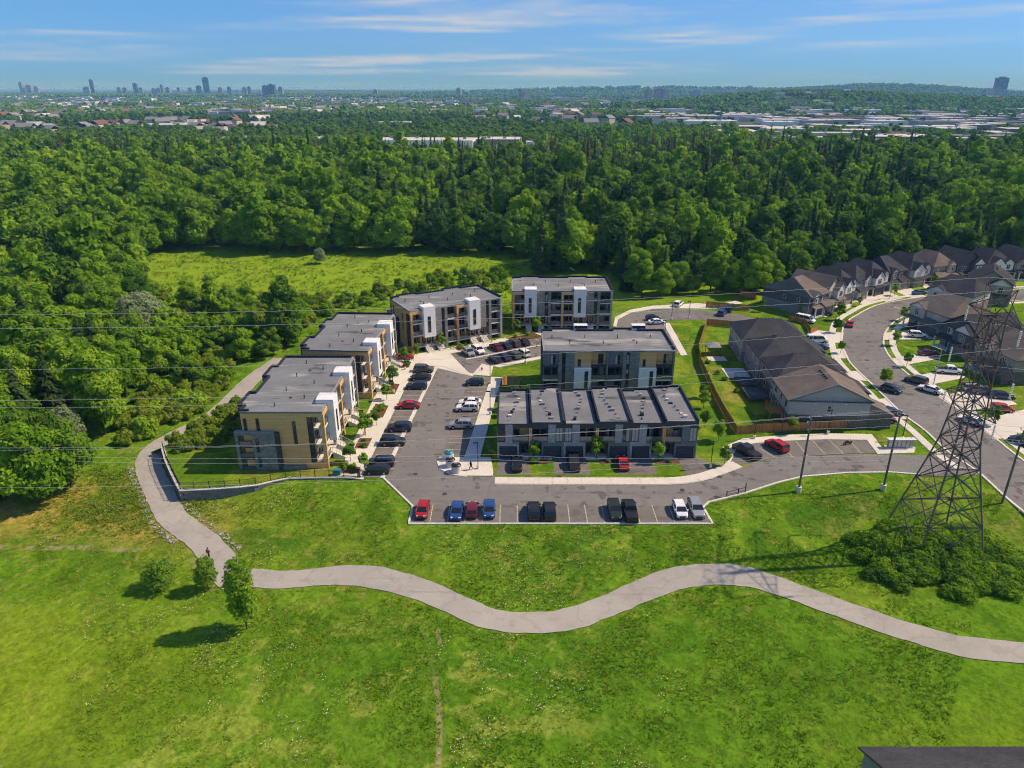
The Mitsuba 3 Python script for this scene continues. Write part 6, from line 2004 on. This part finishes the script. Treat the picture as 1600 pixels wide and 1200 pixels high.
# people: one continuous body each
def person(xy, yaw, label, shirt, legs, stride=.28, z=0.0):
    import manifold3d as m3
    k = thing('person', label, 'person')
    T = place(xy[0], xy[1], z, yaw)

    def hullc(chain):
        out = None
        for (p, r), (q, s) in zip(chain[:-1], chain[1:]):
            a = m3.Manifold.sphere(r, 14).translate(p)
            b = m3.Manifold.sphere(s, 14).translate(q)
            h = m3.Manifold.batch_hull([a, b])
            out = h if out is None else out + h
        return out
    J = lambda x, y, z_: (x, y, z_)
    body = hullc([(J(0, 0, 1.02), .14), (J(0, 0, 1.25), .155), (J(.02, 0, 1.42), .12), (J(.03, 0, 1.53), .055), (J(.06, 0, 1.65), .095), (J(.06, 0, 1.70), .10)])
    body += hullc([(J(.155, 0, 1.655), .022), (J(.17, 0, 1.635), .018)])
    for s in (-1, 1):
        sw = stride * s
        leg = hullc([(J(0, .09 * s, .98), .10), (J(sw * .55 + .05, .1 * s, .53), .068), (J(sw - .04, .1 * s, .10), .045), (J(sw + .14, .1 * s, .05), .042)])
        arm = hullc([(J(0, .19 * s, 1.42), .062), (J(-sw * .35, .25 * s, 1.14), .047), (J(-sw * .7 + .1, .24 * s, .92), .034), (J(-sw * .8 + .14, .24 * s, .84), .036)])
        hand = None
        for f in range(4):
            h = hullc([(J(-sw * .8 + .14, (.225 + .012 * f) * s, .83), .011), (J(-sw * .8 + .15 + .01 * f, (.222 + .013 * f) * s, .765 + .006 * abs(f - 1.5)), .009)])
            hand = h if hand is None else hand + h
        hand += hullc([(J(-sw * .8 + .15, .235 * s, .85), .012), (J(-sw * .8 + .20, .225 * s, .80), .010)])
        body += leg + arm + hand
        body += m3.Manifold.sphere(.02, 8).translate((.06, .098 * s, 1.665))
    bm = body.to_mesh()
    bmesh = trimesh.Trimesh(bm.vert_properties[:, :3], bm.tri_verts, process=False)
    put('body', bmesh, 'mat_skin', k, T, 40)
    sh = hullc([(J(0, 0, 1.0), .155), (J(0, 0, 1.25), .172), (J(.02, 0, 1.42), .132)])
    for s in (-1, 1):
        sw = stride * s
        sh += hullc([(J(0, .19 * s, 1.42), .072), (J(-sw * .3, .245 * s, 1.18), .058)])
    put('shirt', sh, shirt, k, T, 40)
    tr = None
    for s in (-1, 1):
        sw = stride * s
        h = hullc([(J(0, .08 * s, 1.0), .125), (J(sw * .55 + .05, .1 * s, .53), .082), (J(sw * .95 - .03, .1 * s, .16), .06)])
        tr = h if tr is None else tr + h
    put('trousers', tr, legs, k, T, 40)
    put('hair', m3.Manifold.sphere(.112, 14).translate((.035, 0, 1.725)), 'mat_bark', k, T, 40)


_px, _py = (-43.03,83.63)
person((_px, _py), 70, 'person in a red top walking on the path behind the young trees', 'mat_cloth_red', 'mat_cloth_dark', z=float(zt(np.array([_px]), np.array([_py]))[0]) + .07)
person((-6.96,105.73), 200, 'person in dark clothes walking across the kerb island by the waste bins', 'mat_cloth_dark', 'mat_cloth_dark', .34, z=.13)

k = thing('motorcycle', 'small dark motorcycle in an empty visitor stall', 'motorcycle')
bx_, by_ = (61.05,115.1)
T = place(bx_, by_, .04, 20)
for s in (-.68, .68):
    w = put('wheel', shape(tyre_mesh(.31, .14)), 'mat_tyre', k, T @ TF().translate([s, 0, .31]))
put('frame', MB().bar((-.68, 0, .31), (-.1, 0, .7), .06).bar((-.1, 0, .7), (.45, 0, .8), .09).bar((.68, 0, .31), (.42, 0, .95), .05).box(-.2, .25, -.13, .13, .3, .6), 'mat_black_metal', k, T)
put('seat', MB().box(-.6, .0, -.13, .13, .72, .82), 'mat_cloth_dark', k, T)
put('handlebar', MB().tube((.4, -.36, 1.0), (.4, .36, 1.0), .025, 5), 'mat_galv', k, T)
k = thing('hydrant', 'small red hydrant on the triangular island', 'hydrant')
hx_, hy_ = (-6.91,151.88)
put('barrel', MB().tube((hx_, hy_, .1), (hx_, hy_, .75), .16, 8, .13).tube((hx_, hy_, .75), (hx_, hy_, .9), .13, 8, .04), 'mat_red_paint', k)
put('outlet', MB().tube((hx_ - .24, hy_, .55), (hx_ + .24, hy_, .55), .08, 6), 'mat_red_paint', k)
k = thing('utility_box', 'green grey utility box beside the fence end', 'utility box')
ux, uy = (-29.34,104.22)
put('box', MB().box(ux - .6, ux + .6, uy - .4, uy + .4, 0, 1.0), 'mat_teal', k)
put('pad', MB().box(ux - .8, ux + .8, uy - .6, uy + .6, -.1, .1), 'mat_concrete', k)
k = thing('marker_post', 'thin yellow marker post on the verge near the thick pole', 'post')
ux, uy = (76.12,91.16)
put('post', MB().tube((ux, uy, -.3), (ux, uy, 1.5), .06, 5), 'mat_yellow_paint', k)

# pale stones edging the path
_rr = np.random.default_rng(91)
rk = MB()
for side, a, b, dens in ((2.9, 9, 26, 9), (-2.9, 12, 30, 10)):
    l = offset(PATH_B, side)
    for t in _rr.uniform(a if side > 0 else 4, b, 420):
        q = l[np.clip(int(t), 0, len(l) - 1)] + _rr.normal(size=2) * [.32, .32]
        s = _rr.uniform(.08, .19)
        v, f = ico(np.array([q[0], q[1], float(zt(np.array([q[0]]), np.array([q[1]]))[0]) + .06]), np.array([s, s * .8, s * .6]), 0, _rr, .2)
        rk.add(v, f)
struct('edging_stones', rk, 'mat_rock', 'pale broken stones edging both sides of the path bend', kind='stuff')

# ---------------------------------------------------------------- far field: trees, suburb, business park, towers, hills
_fr = np.random.default_rng(101)


def far_clump(seed, n=5):
    r = np.random.default_rng(seed)
    m = MB()
    for i in range(n):
        c = np.array([r.normal() * 7, r.normal() * 7, 4.5 + r.uniform(0, 3)])
        m.add(*ico(c, np.array([5.2, 5.2, 5.5]) * r.uniform(.7, 1.2), 1, r, .16))
    return m.mesh()


clumps = [far_clump(500 + i) for i in range(4)]
lone = [broadleaf(510 + i, 12, 4.6, 1.0, 6, 130, 2.1, 0) for i in range(3)]
PARK = Polygon([(235, 745), (1000, 745), (1700, 1900), (1750, 2100), (330, 2000), (230, 1500)])
SITE = [  # x, y, length, depth, height, yaw, wall, roof, label
    (-92, 812, 105, 46, 11, -4, 'white', 'pale', 'long white roofed hall behind the wood, left of centre'), (-14, 808, 46, 40, 12, -4, 'far_wall', 'pale', 'white hall adjoining the long white roofed hall'), (30, 800, 30, 20, 9, 0, 'white', 'pale', 'small white hall beyond the wood near the centre'),
    (-235, 900, 60, 34, 7, 3, 'far_wall', 'pale', 'low pale depot left of the long white hall'), (-420, 1180, 110, 50, 8, 5, 'far_wall', 'red', 'long beige hall above the brown pines at left'), (-560, 1220, 120, 52, 8, 2, 'far_wall', 'pale', 'beige hall nearest the left edge'), (-205, 1300, 62, 30, 8, 0, 'white', 'pale', 'white hall among far trees left of centre'),
    (-330, 905, 40, 24, 7, 8, 'far_wall', 'pale', 'small cream depot at the edge of the brown pines')]
for i in range(150):
    for _ in range(30):
        x, y = _fr.uniform(230, 1700), 760 + 1300 * _fr.uniform() ** 1.25
        if PARK.contains(Point(x, y)) and all(abs(x - s[0]) > (s[2] + 60) * .5 + 4 or abs(y - s[1]) > (s[3] + 40) * .5 + 5 for s in SITE):
            break
    else:
        continue
    g = 1 + (y - 760) / 1900
    SITE.append((x, y, _fr.uniform(22, 72) * g, _fr.uniform(18, 40) * g, _fr.uniform(6.5, 11), _fr.normal() * 4 - 4, random.choice(['far_wall', 'white', 'grey_siding', 'brick_brown', 'far_wall']), random.choice(['pale', 'pale', 'pale', 'grey', 'pale', 'pale', 'red']), None))
for x, y, L, D, H, yaw, wall, rf, lab in SITE:
    kd = ('long ' if L > 72 else 'small ' if L < 45 else 'middling ') + {'pale': 'pale', 'grey': 'grey', 'red': 'rust red'}[rf]
    kd += ' roofed ' + {'white': 'white', 'brick_brown': 'brown', 'grey_siding': 'grey walled'}.get(wall, 'mixed') + ' hall'
    kd += ' at the front' if y < 1000 else ' at the back' if y > 1450 else ' in the middle'
    k = thing('warehouse', lab or kd + ' of the far business park', 'warehouse', None if lab else kd + ' of the business park')
    T = place(x, y, float(zt(np.array([x]), np.array([y]))[0]) - .5, yaw)
    put('wall', MB().box(-L / 2, L / 2, -D / 2, D / 2, -1, H), 'mat_' + wall, k, T)
    r = put('roof', MB().box(-L / 2 + .3, L / 2 - .3, -D / 2 + .3, D / 2 - .3, H + .003, H + .35), 'mat_far_roof_' + rf, k, T)
    for j in range(3):
        a, b = _fr.uniform(-.4, .4) * L, _fr.uniform(-.35, .35) * D
        put('roof_unit', MB().box(a, a + 3.5, b, b + 2.5, H + .353, H + 2), 'mat_grey_metal', r, T)
    for j in range(3):
        a = -L / 2 + L * (.12 + .3 * j)
        put('loading_door', MB().box(a, a + L * .12, -D / 2 - .1, -D / 2 - .003, .2, H * .6), random.choice(['mat_dark_clad', 'mat_glass', 'mat_white_trim']), k, T)
# suburb houses
nh = 0
for i in range(1500):
    y = 1020 + 1700 * _fr.uniform() ** 1.3
    x = _fr.uniform(-1, 1) * .78 * y
    if x > 200 and y < 2300 or meshkit.fbm(np.array([[x / 260, y / 330, 3.3]]), 3, 7)[0] < .47 or nh >= 298:
        continue
    nh += 1
    rc = random.choice(['grey', 'red', 'pale', 'grey'])
    k = thing('suburban_house', f"small house with {'rust red' if rc == 'red' else rc} pitched roof among the far suburban trees", 'house', f"small houses with {'rust red' if rc == 'red' else rc} roofs in the far suburb")
    T = place(x, y, float(zt(np.array([x]), np.array([y]))[0]), _fr.uniform(0, 180), 1.5 + .5 * _fr.uniform())
    put('wall', MB().box(0, 11, 0, 9, -1, 5.6), 'mat_far_wall', k, T)
    put('roof', roof_mesh(11, 9, 5.6, 8.4, axis='x'), 'mat_far_roof_' + rc, k, T)
# the town beyond: too many and too small to tell apart
_wm, _rm = [MB(), MB()], [MB(), MB()]
for i in range(2600):
    y = 1900 + 4200 * _fr.uniform() ** 1.5
    x = _fr.uniform(-1, 1) * .78 * y
    if meshkit.fbm(np.array([[x / 420, y / 600, 8.3]]), 3, 7)[0] < .46:
        continue
    a, b, h = _fr.uniform(9, 30), _fr.uniform(8, 18), _fr.uniform(5, 11)
    z = float(zt(np.array([x]), np.array([y]))[0])
    _wm[i % 2].box(x - a, x + a, y - b, y + b, z - 1, z + h)
    _rm[i % 2].box(x - a - .4, x + a + .4, y - b - .4, y + b + .4, z + h + .01, z + h + 1.5)
for i in range(2):
    put('walls', _wm[i], ('mat_far_wall', 'mat_white')[i], 'distant_town')
    put('roofs', _rm[i], ('mat_far_roof_grey', 'mat_far_roof_pale')[i], 'distant_town')
tag('distant_town', 'pale specks of houses and halls of the distant town', None, None, 'stuff')
# skyline towers: bearing from pixel column, distance, height, width
SKY = [(40, 6600, 105, 34, 0), (50, 6600, 80, 40, 0), (62, 6700, 70, 36, 0), (140, 6400, 66, 46, 0), (149, 6300, 122, 26, 1), (190, 7000, 62, 30, 0), (199, 7000, 60, 34, 0), (216, 6700, 96, 34, 1), (224, 6700, 60, 30, 0), (244, 6900, 54, 34, 0), (252, 6900, 58, 38, 0), (257, 6600, 84, 24, 0), (266, 6900, 62, 44, 0), (283, 7000, 62, 30, 0), (300, 6900, 60, 32, 0), (314, 6600, 76, 40, 1), (326, 6300, 138, 44, 1), (347, 7000, 62, 36, 0), (361, 7000, 66, 30, 1), (385, 7000, 64, 42, 0), (392, 6900, 70, 26, 1), (417, 5600, 74, 38, 1), (427, 5500, 82, 52, 1), (441, 5900, 66, 34, 0), (588, 5200, 46, 30, 0), (717, 5000, 56, 34, 0), (815, 4300, 48, 30, 0), (822, 4300, 44, 30, 0), (1012, 3900, 52, 34, 0), (1028, 3800, 56, 40, 0), (1036, 3900, 50, 36, 0), (1085, 3900, 46, 40, 0), (1168, 5600, 70, 44, 0), (1310, 5200, 62, 44, 0), (1325, 5100, 66, 60, 0), (1557, 4700, 118, 62, 1), (1550, 4400, 52, 100, 0)]
for i, (px, d, hgt_, w, dk) in enumerate(SKY):
    lab = {149: 'dark slim tower at the left of the skyline', 326: 'tallest dark tower of the distant skyline', 1557: 'broad dark tower alone on the right horizon', 427: 'twin blocked dark tower right of the tallest one'}.get(px)
    k = thing('tower_block', lab or f"distant {'dark' if dk else 'pale'} tower block on the {'left' if px < 700 else 'middle' if px < 1200 else 'right'} horizon", 'tower block', None if lab else f"{'dark' if dk else 'pale'} towers on the {'left' if px < 700 else 'middle' if px < 1200 else 'right'} horizon")
    x = (px - 800) / 1110 * d * .93
    T = place(x, d, -2, (i * 37) % 40 - 20)
    put('shaft', MB().box(-w / 2, w / 2, -w / 3, w / 3, 0, hgt_), 'mat_tower_dark' if dk else 'mat_tower_wall', k, T)
    put('crown', MB().box(-w / 4, w / 4, -w / 6, w / 6, hgt_ + .01, hgt_ + 6), 'mat_grey_metal', k, T)
# far tree cover
foot = [shapely.box(s[0] - s[2] / 2 - 6, s[1] - s[3] / 2 - 26, s[0] + s[2] / 2 + 6, s[1] + s[3] / 2 + 5) for s in SITE]
FOOT = shapely.union_all(foot)
n = 15000
y = 800 + 5600 * _fr.uniform(size=n) ** 2.1
x = _fr.uniform(-1, 1, n) * .78 * y
u = _fr.uniform(size=n)
dens = meshkit.fbm(np.c_[x / 240, y / 420, np.zeros(n)], 3, 19)
hill = ((x - 900) / 520) ** 2 + ((y - 2350) / 330) ** 2 < 1.3
hill |= ((x - 1500) / 520) ** 2 + ((y - 2500) / 300) ** 2 < 1.3
inpark = shapely.contains_xy(PARK, x, y)
ok = ~shapely.contains_xy(FOREST, x, y) & ~shapely.contains_xy(FOOT, x, y) & (hill | (dens > np.where(inpark, .43, np.where(y < 1500, .43, .47))))
x, y, u = x[ok], y[ok], u[ok]
for cx, cy, sx, sy, n_ in ((900, 2330, 430, 260, 700), (1500, 2480, 430, 240, 500), (2900, 5900, 900, 700, 900), (1300, 7000, 1700, 600, 500), (300, 1900, 500, 300, 250)):
    r_, a_ = _fr.uniform(size=n_) ** .5 * 1.35, _fr.uniform(0, 6.283, n_)
    x, y, u = np.r_[x, cx + sx * r_ * np.cos(a_)], np.r_[y, cy + sy * r_ * np.sin(a_)], np.r_[u, _fr.uniform(size=n_)]
zz = zt(x, y)
for i in range(len(x)):
    far = y[i] > 1700
    mat = ('mat_leaf_dark', 'mat_leaf_mid', 'mat_leaf_mid')[int(u[i] * 3)]
    s = float(.8 + .5 * u[i]) * (1.7 if y[i] > 4500 else 1)
    T = TF().translate([float(x[i]), float(y[i]), float(zz[i])]).rotate([0, 0, 1], float(u[i] * 3600 % 360)).scale([s, s, s * .95])
    if far:
        instanced('distant_woodland', f'clump_{i % 4}_{mat[9:]}', clumps[i % 4], mat, T)
    else:
        instanced('suburban_trees', f'lone_{i % 3}_{mat[9:]}', lone[i % 3], mat, T)
tag('distant_woodland', 'tree cover of the distant suburbs and wooded hills', None, None, 'stuff')
tag('suburban_trees', 'green trees between the far halls and houses', None, None, 'stuff')

# ---------------------------------------------------------------- air
scene['haze_air'] = {'type': 'homogeneous', 'albedo': {'type': 'rgb', 'value': [.52, .84, 1.0]}, 'sigma_t': {'type': 'rgb', 'value': [4.6e-5, 6.6e-5, 10.5e-5]}}
scene['haze'] = {'type': 'cube', 'to_world': TF().translate([0, 39500, 84]).scale([39900, 39990, 90]), 'bsdf': {'type': 'null'}, 'interior': {'type': 'ref', 'id': 'haze_air'}}
tag('haze', 'thin blue summer haze over the far land', None, None, 'stuff')
